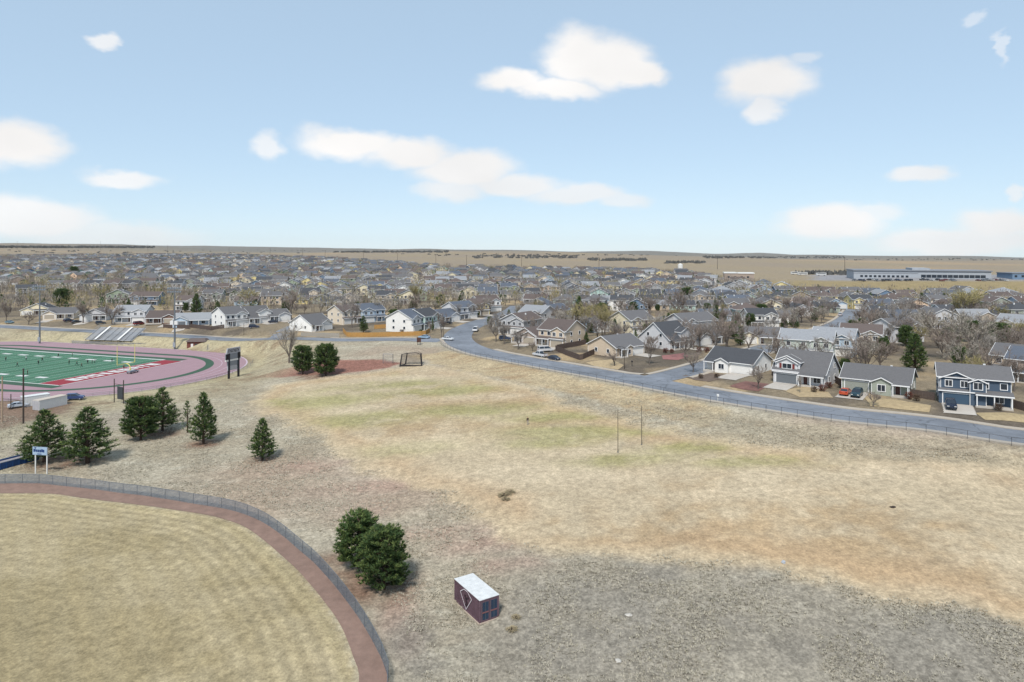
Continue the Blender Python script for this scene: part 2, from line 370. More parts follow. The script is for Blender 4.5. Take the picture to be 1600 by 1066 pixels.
# mown plateau
sf = sdist(FIELD, MX, MY) + nj * 9 + nf * 4
wf = smooth(2.5, -3.5, sf) * (MY < 260)
fc = np.zeros_like(C) + alb(212, 194, 164)
fc = blend(fc, alb(198, 173, 138), smooth(-.12, .2, ng + nf * .5))
fc = blend(fc, alb(226, 208, 178), smooth(.05, .3, nj) * .6)
fc = blend(fc, alb(206, 176, 140), smooth(-11, -2, sf) * smooth(-.2, .2, nj + .1) * .72)   # straw band along the edges
fc = blend(fc, alb(172, 168, 114), np.clip(ell(GREEN, MX, MY) * (1.2 + nf * 2.5 + nj), 0, 1) * .74)
fc = blend(fc, alb(192, 184, 136), smooth(.0, .25, nj) * smooth(140, 190, MY) * .5)
fc = blend(fc, alb(228, 210, 180), np.clip(ell(PALE, MX, MY) * (1 + nf * 3), 0, 1) * .6)
C = C * (1 - wf[..., None]) + fc * wf[..., None]
C = blend(C, alb(224, 202, 166), smooth(4, 0, np.abs(sf)) * .55 * near)
# dry banks below the road
C = blend(C, alb(206, 186, 150), smooth(1.5, -2, sdist(BANKDRY, MX, MY) + nf * 5) * .85)
C = blend(C, alb(176, 146, 112), smooth(1.5, -2, sdist(BANKDRY, MX, MY)) * smooth(.05, .3, nfib + nj * .5) * .6)
C = blend(C, alb(182, 170, 146), smooth(1.5, -2, sdist(BANKGREY, MX, MY) + nf * 5) * .7)
C = blend(C, alb(150, 132, 108), smooth(1.5, -2, sdist(BANKGREY, MX, MY)) * smooth(.05, .3, nfib) * .6)
C = blend(C, alb(166, 122, 108), smooth(.6, -.8, sdist(REDF, MX, MY) + nf * 2))
for (c, r) in LITTER:
    C = blend(C, alb(150, 122, 104), np.exp(-(((MX - c.x) / r) ** 2 + ((MY - c.y) / (r * .8)) ** 2) ** 2) * np.clip(.75 + nf * 2, 0, 1))
# around the stadium: yellow-tan grass with worn soil
rx, ry = MX - FC[0], MY - FC[1]; fa = rx * E1[0] + ry * E1[1]; fb = rx * E2[0] + ry * E2[1]
fd = np.sqrt(fa ** 2 + np.maximum(np.abs(fb - 54.9) - 42.2, 0) ** 2)
ws = smooth(85, 62, fd)
C = blend(C, alb(190, 178, 148), ws * .8)
C = blend(C, alb(150, 128, 104), ws * smooth(.02, .2, nfib + nj) * .7)
C = blend(C, alb(204, 192, 156), smooth(4, 1, np.abs(fd - 53)) * .6)
DIRT = W2([(-60,640),(0,603),(62,604),(118,612),(108,645),(40,660),(-60,690)])
C = blend(C, alb(146, 122, 106), smooth(2, -2, sdist(DIRT, MX, MY) + nf * 4) * .9)
PATH = W2([(0,705),(120,668),(200,640),(330,640),(330,652),(200,662),(60,700),(0,722)])
C = blend(C, alb(184, 172, 154), smooth(2, -1.5, sdist(PATH, MX, MY) + nf * 3) * .8)
# outfield: mown olive-tan grass with wheel and mower rings parallel to the rim
so = sdist(OUTF, MX, MY)
wo = smooth(.5, -.4, so + nf * .8)
oc = np.zeros_like(C) + alb(194, 179, 145)
oc = blend(oc, alb(180, 165, 130), smooth(-.1, .2, nj + nf * .5))
oc = blend(oc, alb(206, 190, 160), smooth(.0, .25, ng) * .5)
ring = .5 + .5 * np.sin(so * 2 * np.pi / 1.9 + nj * 2)
oc = blend(oc, alb(214, 198, 156), smooth(.9, 0, np.abs(so + 1.4)) * .6)
oc = blend(oc, alb(182, 162, 118), (.5 + .5 * np.sin((MX * .8 + MY * .6) * 2 * np.pi / 3.4 + nj * 3)) * .22)
C = C * (1 - wo[..., None]) + oc * wo[..., None]
# beyond the road: lots of dormant lawns, mulch and dirt, darkened to paint in shade among the houses, then open prairie
PX, PY = VX + F * MX / np.maximum(MY, 1), VY + F * (EYE - GZ) / np.maximum(MY, 1)
road_row = np.interp(PX, [-600,0,300,690,760,850,1000,1150,1300,1600,2200], [500,508,525,530,552,566,591,619,641,675,730])
wn_ = (PY < road_row) & (MY > 60)
pc = np.zeros_like(C) + alb(156, 142, 120)
pc = blend(pc, alb(120, 110, 98), smooth(-.05, .15, (fbm(MX, MY, 16, 3, 61) - .5)))
pc = blend(pc, alb(192, 170, 136), smooth(.1, .22, (fbm(MX, MY, 22, 3, 71) - .5)))
C = np.where(wn_[..., None], pc, C)
me_row = neigh_row(PX)
mc = np.zeros_like(C) + alb(172, 157, 137)
mc = blend(mc, alb(176, 160, 134), smooth(-.1, .15, fbm(MX, MY * .4, 160, 4, 81) - .5))
mc = blend(mc, alb(188, 166, 138), smooth(.05, .2, fbm(MX, MY * .4, 300, 3, 91) - .5))
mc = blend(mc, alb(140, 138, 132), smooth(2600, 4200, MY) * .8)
wm = smooth(1.5, -1.5, PY - me_row) * (MY > 350)
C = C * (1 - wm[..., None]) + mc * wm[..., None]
BERM = (PX > 1180) * smooth(462, 456, PY) * smooth(436, 441, PY) * (MY > 350)
C = blend(C, alb(174, 156, 116), BERM * .9)
LOT = (PX > 1270) * smooth(440, 437, PY) * smooth(428, 431, PY) * (MY > 350)
C = blend(C, alb(170, 168, 170), LOT)

nv = MX.size; nxg, nyg = len(GX), len(GY)
idx = np.arange(nv).reshape(nyg, nxg)
quads = np.stack([idx[:-1, :-1], idx[:-1, 1:], idx[1:, 1:], idx[1:, :-1]], -1).reshape(-1, 4)
gm = bpy.data.meshes.new('ground')
gm.vertices.add(nv); gm.vertices.foreach_set('co', np.stack([MX, MY, GZ], -1).ravel())
gm.loops.add(quads.size); gm.loops.foreach_set('vertex_index', quads.ravel())
gm.polygons.add(len(quads)); gm.polygons.foreach_set('loop_start', np.arange(0, quads.size, 4)); gm.polygons.foreach_set('loop_total', np.full(len(quads), 4))
gm.update(); gm.validate()
gm.polygons.foreach_set('use_smooth', np.ones(len(gm.polygons), bool))
ca = gm.color_attributes.new('soil', 'FLOAT_COLOR', 'POINT')
ca.data.foreach_set('color', np.concatenate([np.clip(C, 0, 1).reshape(-1, 3), np.ones((nv, 1))], 1).ravel())
rough_w = np.clip(1 - wf - wo, 0, 1) * (MY < 330) * (1 - np.where(wn_, 1, 0)) * smooth(50, 56, fd)
for nm_, arr in (('rough', rough_w), ('rim', np.where(so < 0, -so, 0))):
    at = gm.attributes.new(nm_, 'FLOAT', 'POINT'); at.data.foreach_set('value', arr.astype(np.float32).ravel())
def ground_mat():
    m = bpy.data.materials.new('dry grass and soil'); m.use_nodes = True
    nd, lk = m.node_tree.nodes, m.node_tree.links; p = nd['Principled BSDF']
    p.inputs['Roughness'].default_value = .95; p.inputs['Specular IOR Level'].default_value = .1
    vc = N(nd, 'ShaderNodeVertexColor', layer_name='soil'); pos = N(nd, 'ShaderNodeNewGeometry').outputs['Position']
    src = vc.outputs[0]
    for sc, de, lo, hi, st in ((.9, 6, .72, 1.28, (1, 1, 1)), (3.2, 5, .74, 1.26, (1, .8, 1)), (.16, 4, .88, 1.12, (1, 1, 1))):
        mp = N(nd, 'ShaderNodeVectorMath', operation='MULTIPLY'); lk.new(pos, mp.inputs[0]); mp.inputs[1].default_value = st
        t = N(nd, 'ShaderNodeTexNoise'); t.inputs['Scale'].default_value = sc; t.inputs['Detail'].default_value = de; t.inputs['Roughness'].default_value = .7
        lk.new(mp.outputs[0], t.inputs['Vector'])
        r = N(nd, 'ShaderNodeMapRange'); lk.new(t.outputs[0], r.inputs[0])
        r.inputs[1].default_value = .3; r.inputs[2].default_value = .7; r.inputs[3].default_value = lo; r.inputs[4].default_value = hi
        s = N(nd, 'ShaderNodeVectorMath', operation='SCALE'); lk.new(src, s.inputs[0]); lk.new(r.outputs[0], s.inputs['Scale']); src = s.outputs[0]
    def mth(op, a, b):
        q = N(nd, 'ShaderNodeMath', operation=op)
        for i, v in enumerate((a, b)):
            if isinstance(v, (int, float)): q.inputs[i].default_value = v
            else: lk.new(v, q.inputs[i])
        return q.outputs[0]
    def ranged(v, a, b, c, d):
        r = N(nd, 'ShaderNodeMapRange', interpolation_type='SMOOTHSTEP'); lk.new(v, r.inputs[0])
        for i, w in enumerate((a, b, c, d)): r.inputs[i + 1].default_value = w
        return r.outputs[0]
    # clumps of bleached bunch grass over darker litter, on the rough ground only
    ro = N(nd, 'ShaderNodeAttribute', attribute_name='rough').outputs['Fac']
    cn = N(nd, 'ShaderNodeTexNoise'); cn.inputs['Scale'].default_value = 2.1; cn.inputs['Detail'].default_value = 3; cn.inputs['Roughness'].default_value = .6; cn.inputs['Distortion'].default_value = .6; lk.new(pos, cn.inputs['Vector'])
    cf = mth('ADD', mth('MULTIPLY', mth('SUBTRACT', ranged(cn.outputs[0], .38, .62, .83, 1.15), 1.0), ro), 1.0)
    # mower rings that follow the rim of the outfield
    ri_ = N(nd, 'ShaderNodeAttribute', attribute_name='rim').outputs['Fac']
    wv = mth('SINE', mth('MULTIPLY', ri_, 3.6), 0.0); rm = mth('MULTIPLY', ranged(ri_, .3, 1.2, 0, .10), ranged(ri_, 4, 16, 1, .28))
    rf_ = mth('ADD', mth('MULTIPLY', wv, rm), 1.0)
    for fct in (cf, rf_):
        q = N(nd, 'ShaderNodeVectorMath', operation='SCALE'); lk.new(src, q.inputs[0]); lk.new(fct, q.inputs['Scale']); src = q.outputs[0]
    lk.new(src, p.inputs['Base Color'])
    t = N(nd, 'ShaderNodeTexNoise'); t.inputs['Scale'].default_value = 2.2; t.inputs['Detail'].default_value = 7; t.inputs['Roughness'].default_value = .7
    lk.new(pos, t.inputs['Vector'])
    b = N(nd, 'ShaderNodeBump'); b.inputs['Strength'].default_value = .55; b.inputs['Distance'].default_value = .25
    lk.new(t.outputs[0], b.inputs['Height']); lk.new(b.outputs[0], p.inputs['Normal'])
    return m
gm.materials.append(ground_mat())
struct(link('ground', gm))

# ------------------------------------------------------------------ ribbons: roads, kerbs, pavements, tracks
M_ASPH = mat('asphalt', tuple(alb(143, 148, 157)), rough=.62, var=.16, scale=.35, bump=.1, bscale=6, coord='pos', spec=.4)
def streak(m, amount=.14):
    nd, lk = m.node_tree.nodes, m.node_tree.links; p = nd['Principled BSDF']
    src = p.inputs['Base Color'].links[0].from_socket
    pos = N(nd, 'ShaderNodeNewGeometry').outputs['Position']
    t = N(nd, 'ShaderNodeTexNoise'); t.inputs['Scale'].default_value = .05; t.inputs['Detail'].default_value = 8; t.inputs['Roughness'].default_value = .75
    lk.new(pos, t.inputs['Vector']); r = N(nd, 'ShaderNodeMapRange'); lk.new(t.outputs[0], r.inputs[0])
    r.inputs[1].default_value = .35; r.inputs[2].default_value = .65; r.inputs[3].default_value = 1 - amount; r.inputs[4].default_value = 1 + amount
    s = N(nd, 'ShaderNodeVectorMath', operation='SCALE'); lk.new(src, s.inputs[0]); lk.new(r.outputs[0], s.inputs['Scale']); lk.new(s.outputs[0], p.inputs['Base Color'])
streak(M_ASPH, .26)
def cracks(m, scale, width, dark):
    nd, lk = m.node_tree.nodes, m.node_tree.links; p = nd['Principled BSDF']; src = p.inputs['Base Color'].links[0].from_socket
    v = N(nd, 'ShaderNodeTexVoronoi', feature='DISTANCE_TO_EDGE'); v.inputs['Scale'].default_value = scale
    pos = N(nd, 'ShaderNodeNewGeometry').outputs['Position']; nt = N(nd, 'ShaderNodeTexNoise'); nt.inputs['Scale'].default_value = .4; lk.new(pos, nt.inputs['Vector'])
    sm = N(nd, 'ShaderNodeVectorMath', operation='MULTIPLY_ADD'); lk.new(nt.outputs['Color'], sm.inputs[0]); sm.inputs[1].default_value = (4, 4, 0); lk.new(pos, sm.inputs[2]); lk.new(sm.outputs[0], v.inputs['Vector'])
    r = N(nd, 'ShaderNodeMapRange'); lk.new(v.outputs[0], r.inputs[0]); r.inputs[1].default_value = 0; r.inputs[2].default_value = width; r.inputs[3].default_value = dark; r.inputs[4].default_value = 1
    q = N(nd, 'ShaderNodeVectorMath', operation='SCALE'); lk.new(src, q.inputs[0]); lk.new(r.outputs[0], q.inputs['Scale']); lk.new(q.outputs[0], p.inputs['Base Color'])
cracks(M_ASPH, .11, .02, .6)
M_CONC = mat('concrete', tuple(alb(214, 206, 196)), rough=.85, var=.1, scale=.6, coord='pos')
M_WALK = mat('pavement concrete', tuple(alb(206, 194, 178)), rough=.85, var=.1, scale=.6, coord='pos')
M_RED = mat('red cinder', tuple(alb(160, 133, 120)), rough=.95, var=.16, scale=.8, bump=.3, bscale=7, coord='pos')
streak(M_RED, .1)
def offs(c, d):
    t = np.gradient(c, axis=0); t /= np.linalg.norm(t, axis=1)[:, None] + 1e-9
    return c + np.stack([t[:, 1], -t[:, 0]], 1) * d              # d > 0 is to the right of travel
def ribbon(name, a, b, material, dz=.06, cross=4, side=0.0, parent=None):
    """sheet between two world curves that lies on the ground; side > 0 gives it real kerb faces"""
    mb = MB(); rows = []
    for p, q in zip(a, b):
        row = []
        for k in range(cross + 1):
            t = k / cross; x, y = p * (1 - t) + q * t; row.append((x, y, T(x, y) + dz))
        rows.append(row)
    for i in range(len(rows) - 1):
        for k in range(cross):
            mb.poly([rows[i][k], rows[i][k + 1], rows[i + 1][k + 1], rows[i + 1][k]])
        if side:
            for k in (0, cross):
                p, q = rows[i][k], rows[i + 1][k]
                mb.poly([p, q, (q[0], q[1], q[2] - side), (p[0], p[1], p[2] - side)])
    o = mb.build(name, material, parent); me = o.data
    bm = bmesh.new(); bm.from_mesh(me); bmesh.ops.remove_doubles(bm, verts=bm.verts, dist=.001)
    bmesh.ops.recalc_face_normals(bm, faces=bm.faces)
    s = sum(f.normal.z for f in bm.faces)
    if s < 0: bmesh.ops.reverse_faces(bm, faces=bm.faces)
    bm.to_mesh(me); bm.free()
    return struct(o) if parent is None else o
HW = 5.6
ribbon('road', offs(MAIN, -HW), offs(MAIN, HW), M_ASPH, .05, 6)
ribbon('road', offs(LEFT, -4.4), offs(LEFT, 4.4), M_ASPH, .062, 6)
ribbon('road', offs(CROSS, -4.6), offs(CROSS, 4.6), M_ASPH, .074, 5)
ribbon('road', offs(SIDE, -4.4), offs(SIDE, 4.4), M_ASPH, .074, 5)
ribbon('road', offs(BACK, -5), offs(BACK, 5), M_ASPH, .05, 5)
ribbon('road', offs(UPHILL, -7), offs(UPHILL, 7), M_CONC, .12, 3)
def cut(c, i0, i1): return c[int(len(c) * i0):int(len(c) * i1)]
def walk(c, d0, d1, name='pavement'): ribbon(name, offs(c, d0), offs(c, d1), M_WALK, .17, 2, .2)
def pxcut(c, lo, hi):
    P = [VX + F * q[0] / q[1] for q in c]; return np.array([q for q, p in zip(c, P) if lo <= p <= hi])
# travel runs from the far bend towards the right edge: houses on the left hand, the sports field on the right
low = np.array([q for q in MAIN if q[1] < 268])
walk(low, HW + .1, HW + 1.5)
for lo, hi in ((745, 985), (1062, 1800)):
    c = np.array([q for q in low if lo <= VX + F * q[0] / q[1] <= hi]); walk(c, -HW - .1, -HW - 2.0)
walk(pxcut(LEFT, -300, 410), -4.5, -6.0); walk(pxcut(LEFT, 500, 672), -4.5, -6.0)
walk(pxcut(CROSS, 1050, 1335), 4.7, 6.1); walk(pxcut(CROSS, 1035, 1335), -4.7, -6.1)
# cinder warning track between outfield and fence
INN2 = dens(INNER, 1.5); FEN2 = dens(FENCE, 1.5)
m_ = min(len(INN2), len(FEN2)); s_ = np.linspace(0, 1, 160)
rs_ = lambda c: np.stack([np.interp(s_, np.linspace(0, 1, len(c)), c[:, 0]), np.interp(s_, np.linspace(0, 1, len(c)), c[:, 1])], 1)
ribbon('warning_track', rs_(INN2), rs_(FEN2), M_RED, .04, 4)

# ------------------------------------------------------------------ stadium surfaces
def FW(a, b, z=0): p = FC + E1 * a + E2 * b; return (p[0], p[1], z)      # a along the end line, b down the field
M_TRACK = mat('pink running track', tuple(alb(184, 152, 160)), rough=.9, var=.07, scale=.3, coord='pos')
M_TURF = mat('artificial turf', tuple(alb(88, 140, 112)), rough=.9, var=.1, scale=.25, coord='pos')
M_TURFD = mat('dark turf', tuple(alb(78, 128, 100)), rough=.9, var=.1, scale=.25, coord='pos')
M_RIM = mat('green infill strip', tuple(alb(72, 104, 84)), rough=.9, var=.1, scale=.4, coord='pos')
M_END = mat('maroon end zone', tuple(alb(168, 62, 74)), rough=.9, var=.08, scale=.4, coord='pos')
M_LINE = mat('white line paint', tuple(alb(236, 238, 236)), rough=.8, var=.04, coord='pos')
M_LANE = mat('lane paint', tuple(alb(226, 206, 216)), rough=.8, var=.04, coord='pos')
def oval(r, k=36):
    o = [FW(r * math.cos(t), 12.7 - r * math.sin(t)) for t in np.linspace(math.pi, 0, k)]
    return o + [FW(r * math.cos(t), 97.1 + r * math.sin(t)) for t in np.linspace(0, math.pi, k)]
def ringm(name, r0, r1, z, m):
    a, b = oval(r0), oval(r1); mb = MB()
    for i in range(len(a)):
        j = (i + 1) % len(a); mb.poly([(*a[i][:2], z), (*a[j][:2], z), (*b[j][:2], z), (*b[i][:2], z)])
    o = mb.build(name, m)
    bm = bmesh.new(); bm.from_mesh(o.data); bmesh.ops.recalc_face_normals(bm, faces=bm.faces)
    if sum(f.normal.z for f in bm.faces) < 0: bmesh.ops.reverse_faces(bm, faces=bm.faces)
    bm.to_mesh(o.data); bm.free(); return struct(o)
def sheet(name, a0, a1, b0, b1, z, m):
    mb = MB(); mb.poly([FW(a0, b0, z), FW(a0, b1, z), FW(a1, b1, z), FW(a1, b0, z)])
    return struct(mb.build(name, m))
mb = MB(); mb.poly([(*p[:2], .05) for p in oval(34.2)][::-1]); struct(mb.build('field_surround', M_TRACK))
ringm('infield_strip', 34.2, 37.0, .055, M_RIM)
ringm('running_track', 37.0, 48.2, .06, M_TRACK)
for k in range(1, 8):
    if k in (2, 4, 6): ringm('lane_line', 37 + k * 1.4 - .09, 37 + k * 1.4 + .09, .066, M_LANE)
ringm('track_edge', 48.2, 48.7, .07, M_LANE)
sheet('turf', -24.4, 24.4, 0, 109.7, .075, M_TURF)
sheet('turf_surround', -28.5, -24.8, -2, 112, .072, M_RIM); sheet('turf_surround', 24.8, 29.5, 2, 112, .072, M_RIM)
for k in range(10): sheet('turf_band', -24.4, 24.4, 9.1 + 9.14 * k, 9.1 + 9.14 * k + 4.57, .082, M_TURFD)
sheet('end_zone', -24.4, 24.4, 0, 9.1, .09, M_END)
sheet('sideline', 24.4, 25.6, 9, 109.7, .1, M_LINE); sheet('sideline', -25.0, -24.4, 0, 109.7, .1, M_LINE)
sheet('end_line', -24.4, 24.4, -.5, 0, .1, M_LINE); sheet('goal_line', -24.4, 24.4, 9.0, 9.25, .1, M_LINE)
for k in range(1, 20): sheet('yard_line', -24.3, 24.3, 9.1 + 4.57 * k - .07, 9.1 + 4.57 * k + .07, .1, M_LINE)
for k in range(1, 10):                                      # yard numbers, too far to read
    for a in (15.5, -17.5): sheet('yard_number', a, a + 1.9, 9.1 + 9.14 * k - 2.2, 9.1 + 9.14 * k + 2.2, .105, M_LINE)
# nine white block letters across the end zone (not legible in the picture)
GL = [[(0,1,.62,1),(0,.3,.3,1),(0,1,.38,.62),(.7,1,0,.62),(0,1,0,.3)], [(0,.3,0,1),(.7,1,0,1),(0,1,.7,1),(0,1,.35,.6)],
      [(0,.32,0,1),(.3,1,.7,1),(.3,1,0,.3),(.7,1,.2,.8)], [(.2,.8,0,1)], [(0,.32,0,1),(0,1,.7,1),(0,1,.36,.62),(0,1,0,.28)],
      [(0,.32,0,1),(0,1,.66,1),(.68,1,.4,1),(0,1,.36,.6),(.5,1,0,.4)], [(0,.3,0,1),(.7,1,0,1),(0,1,.7,1),(0,1,.35,.6)],
      [(.35,.65,0,1),(0,1,.7,1)], [(0,1,.62,1),(0,.3,.3,1),(0,1,.38,.62),(.7,1,0,.62),(0,1,0,.3)]]
mb = MB()
for k, gl in enumerate(GL):
    for (x0, x1, y0, y1) in gl:
        a0 = -17.4 + k * 3.9; mb.poly([FW(a0 + x0 * 3.1, 2.0 + y0 * 5.2, .1 + .001 * len(mb.f)), FW(a0 + x0 * 3.1, 2.0 + y1 * 5.2, .1 + .001 * len(mb.f)), FW(a0 + x1 * 3.1, 2.0 + y1 * 5.2, .1 + .001 * len(mb.f)), FW(a0 + x1 * 3.1, 2.0 + y0 * 5.2, .1 + .001 * len(mb.f))])
struct(mb.build('end_zone_lettering', M_LINE))

# ------------------------------------------------------------------ houses
WALLS = {'cream': (232,220,190), 'white': (236,234,230), 'pale grey': (206,206,208), 'grey': (168,170,174), 'tan': (206,188,166), 'beige': (222,208,188),
 'sage green': (160,172,150), 'pale blue': (176,194,210), 'slate blue': (112,134,158), 'navy blue': (76,92,110), 'brown': (130,104,92), 'yellow': (232,214,156),
 'taupe': (170,154,142), 'grey green': (158,164,152), 'mint green': (176,200,192), 'peach': (226,196,168), 'pale sage': (190,198,188)}
ROOFS = {'grey': (120,119,121), 'charcoal': (88,90,95), 'brown': (116,104,100), 'pale grey': (166,169,174), 'blue grey': (106,114,127), 'dark': (78,79,84)}
MW = {k: siding('siding ' + k, tuple(np.minimum(alb(*v) * 1.42, .8))) for k, v in WALLS.items()}
MR = {k: mat('shingles ' + k, tuple(alb(*v)), rough=.9, var=.14, scale=2.2, bump=.25, bscale=10, rnd=.08) for k, v in ROOFS.items()}
M_TRIM = mat('white trim', tuple(alb(240, 240, 240) * 1.32), rough=.6, var=.03)
M_PANE = mat('window glass', (.022, .03, .042), rough=.08, var=0, spec=.6)
M_GDOOR = mat('garage door white', tuple(alb(232, 230, 226) * 1.3), rough=.6, var=.03)
M_GDARK = mat('garage door grey', tuple(alb(128, 134, 140)), rough=.6, var=.03)
M_GBLUE = mat('garage door blue', tuple(alb(74, 100, 124)), rough=.6, var=.03)
M_GTAN = mat('garage door tan', tuple(alb(196, 184, 166)), rough=.6, var=.03)
M_DOOR = mat('front door paint', tuple(alb(96, 60, 54)), rough=.5, var=.04)
M_POST = M_TRIM
M_DARKW = mat('weathered fence wood', tuple(alb(104, 90, 84)), rough=.9, var=.2, scale=2.5)
M_GOLDW = mat('golden fence wood', tuple(alb(206, 158, 92)), rough=.85, var=.2, scale=2.5)
M_BRICK = mat('red brick', tuple(alb(134, 82, 72)), rough=.9, var=.15, scale=3)
WCACHE = {}
def win_meshes(w, h):
    """frame ring proud of the wall, and the recessed pane with its mullion; facing -Y, centred"""
    k = (round(w, 2), round(h, 2))
    if k in WCACHE: return WCACHE[k]
    f = MB(); b = .13
    f.box(-w/2-b, w/2+b, -.09, 0, h/2, h/2+b); f.box(-w/2-b, w/2+b, -.11, 0, -h/2-b, -h/2)
    f.box(-w/2-b, -w/2, -.088, 0, -h/2, h/2); f.box(w/2, w/2+b, -.088, 0, -h/2, h/2)
    if w > 1.1: f.box(-.04, .04, -.07, 0, -h/2, h/2)
    p = MB(); p.box(-w/2, w/2, -.04, 0, -h/2, h/2)
    WCACHE[k] = (f.mesh('window', [M_TRIM]), p.mesh('pane', [M_PANE])); return WCACHE[k]
def win_joined(w, h):
    k = (round(w, 2), round(h, 2), 'j')
    if k not in WCACHE:
        f = MB(); b = .13
        f.box(-w/2-b, w/2+b, -.07, 0, -h/2-b, h/2+b); f.box(-w/2, w/2, -.08, -.05, -h/2, h/2, 1)
        if w > 1.1: f.box(-.04, .04, -.1, -.05, -h/2, h/2)
        WCACHE[k] = f.mesh('window', [M_TRIM, M_PANE])
    return WCACHE[k]
def gable(mbw, mbr, mbt, x0, x1, y0, y1, z0, h, ax, pitch, oh=.45, hip=False):
    """one wing: walls with gable ends, two roof slabs, white fascia and rake boards, corner boards"""
    th = .17
    for (a, b) in (((x0, y0), (x1, y0)), ((x1, y0), (x1, y1)), ((x1, y1), (x0, y1)), ((x0, y1), (x0, y0))):
        mbw.poly([(*a, z0), (*b, z0), (*b, h), (*a, h)])
    for cx, sx in ((x0, -1), (x1, 1)):
        for cy, sy in ((y0, -1), (y1, 1)):
            mbt.box(cx - .09 if sx > 0 else cx - .025, cx + .025 if sx > 0 else cx + .09, cy - .09 if sy > 0 else cy - .025, cy + .025 if sy > 0 else cy + .09, z0, h - .02)
    if ax == 'x':
        P = lambda u, v, z: (u, v, z); u0, u1, v0, v1 = x0, x1, y0, y1
    else:
        P = lambda u, v, z: (v, u, z); u0, u1, v0, v1 = y0, y1, x0, x1
    vm, hd = (v0 + v1) / 2, (v1 - v0) / 2; rise = pitch * hd
    if not hip:
        for u in (u0, u1): mbw.poly([P(u, v0, h), P(u, v1, h), P(u, vm, h + rise)])
    zo = h - pitch * oh
    hu = hd if hip else 0
    for s, ve in ((-1, v0 - oh), (1, v1 + oh)):
        a0, a1, r0, r1 = u0 - oh, u1 + oh, u0 - oh + hu * (1 if hip else 0) + (oh if hip else 0), u1 + oh - hu - (oh if hip else 0)
        B = [P(a0, ve, zo), P(a1, ve, zo), P(r1, vm, h + rise), P(r0, vm, h + rise)]
        Tt = [(q[0], q[1], q[2] + th) for q in B]
        mbr.hexa(B + Tt) if (s < 0) == (ax == 'x') else mbr.hexa(B[::-1] + Tt[::-1])
        e = .04 * s
        mbt.beam(Vector(P(a0, ve + e, zo + .08)), Vector(P(a1, ve + e, zo + .08)), .06, .19)
        if not hip:
            for u, su in ((a0, -1), (a1, 1)):
                mbt.beam(Vector(P(u + .03 * su, ve + e * .5, zo + .09)), Vector(P(u + .03 * su, vm, h + rise + .09)), .07, .2)
    if hip:
        for s, ue in ((-1, u0 - oh), (1, u1 + oh)):
            r = u0 + hd if s < 0 else u1 - hd
            B = [P(ue, v0 - oh, zo), P(ue, v1 + oh, zo), P(r, vm, h + rise)]
            mbr.poly([(q[0], q[1], q[2] + th) for q in B]); mbr.poly(B[::-1])
            mbt.beam(Vector(P(ue, v0 - oh, zo + .08)), Vector(P(ue, v1 + oh, zo + .08)), .06, .24)
    return h + rise
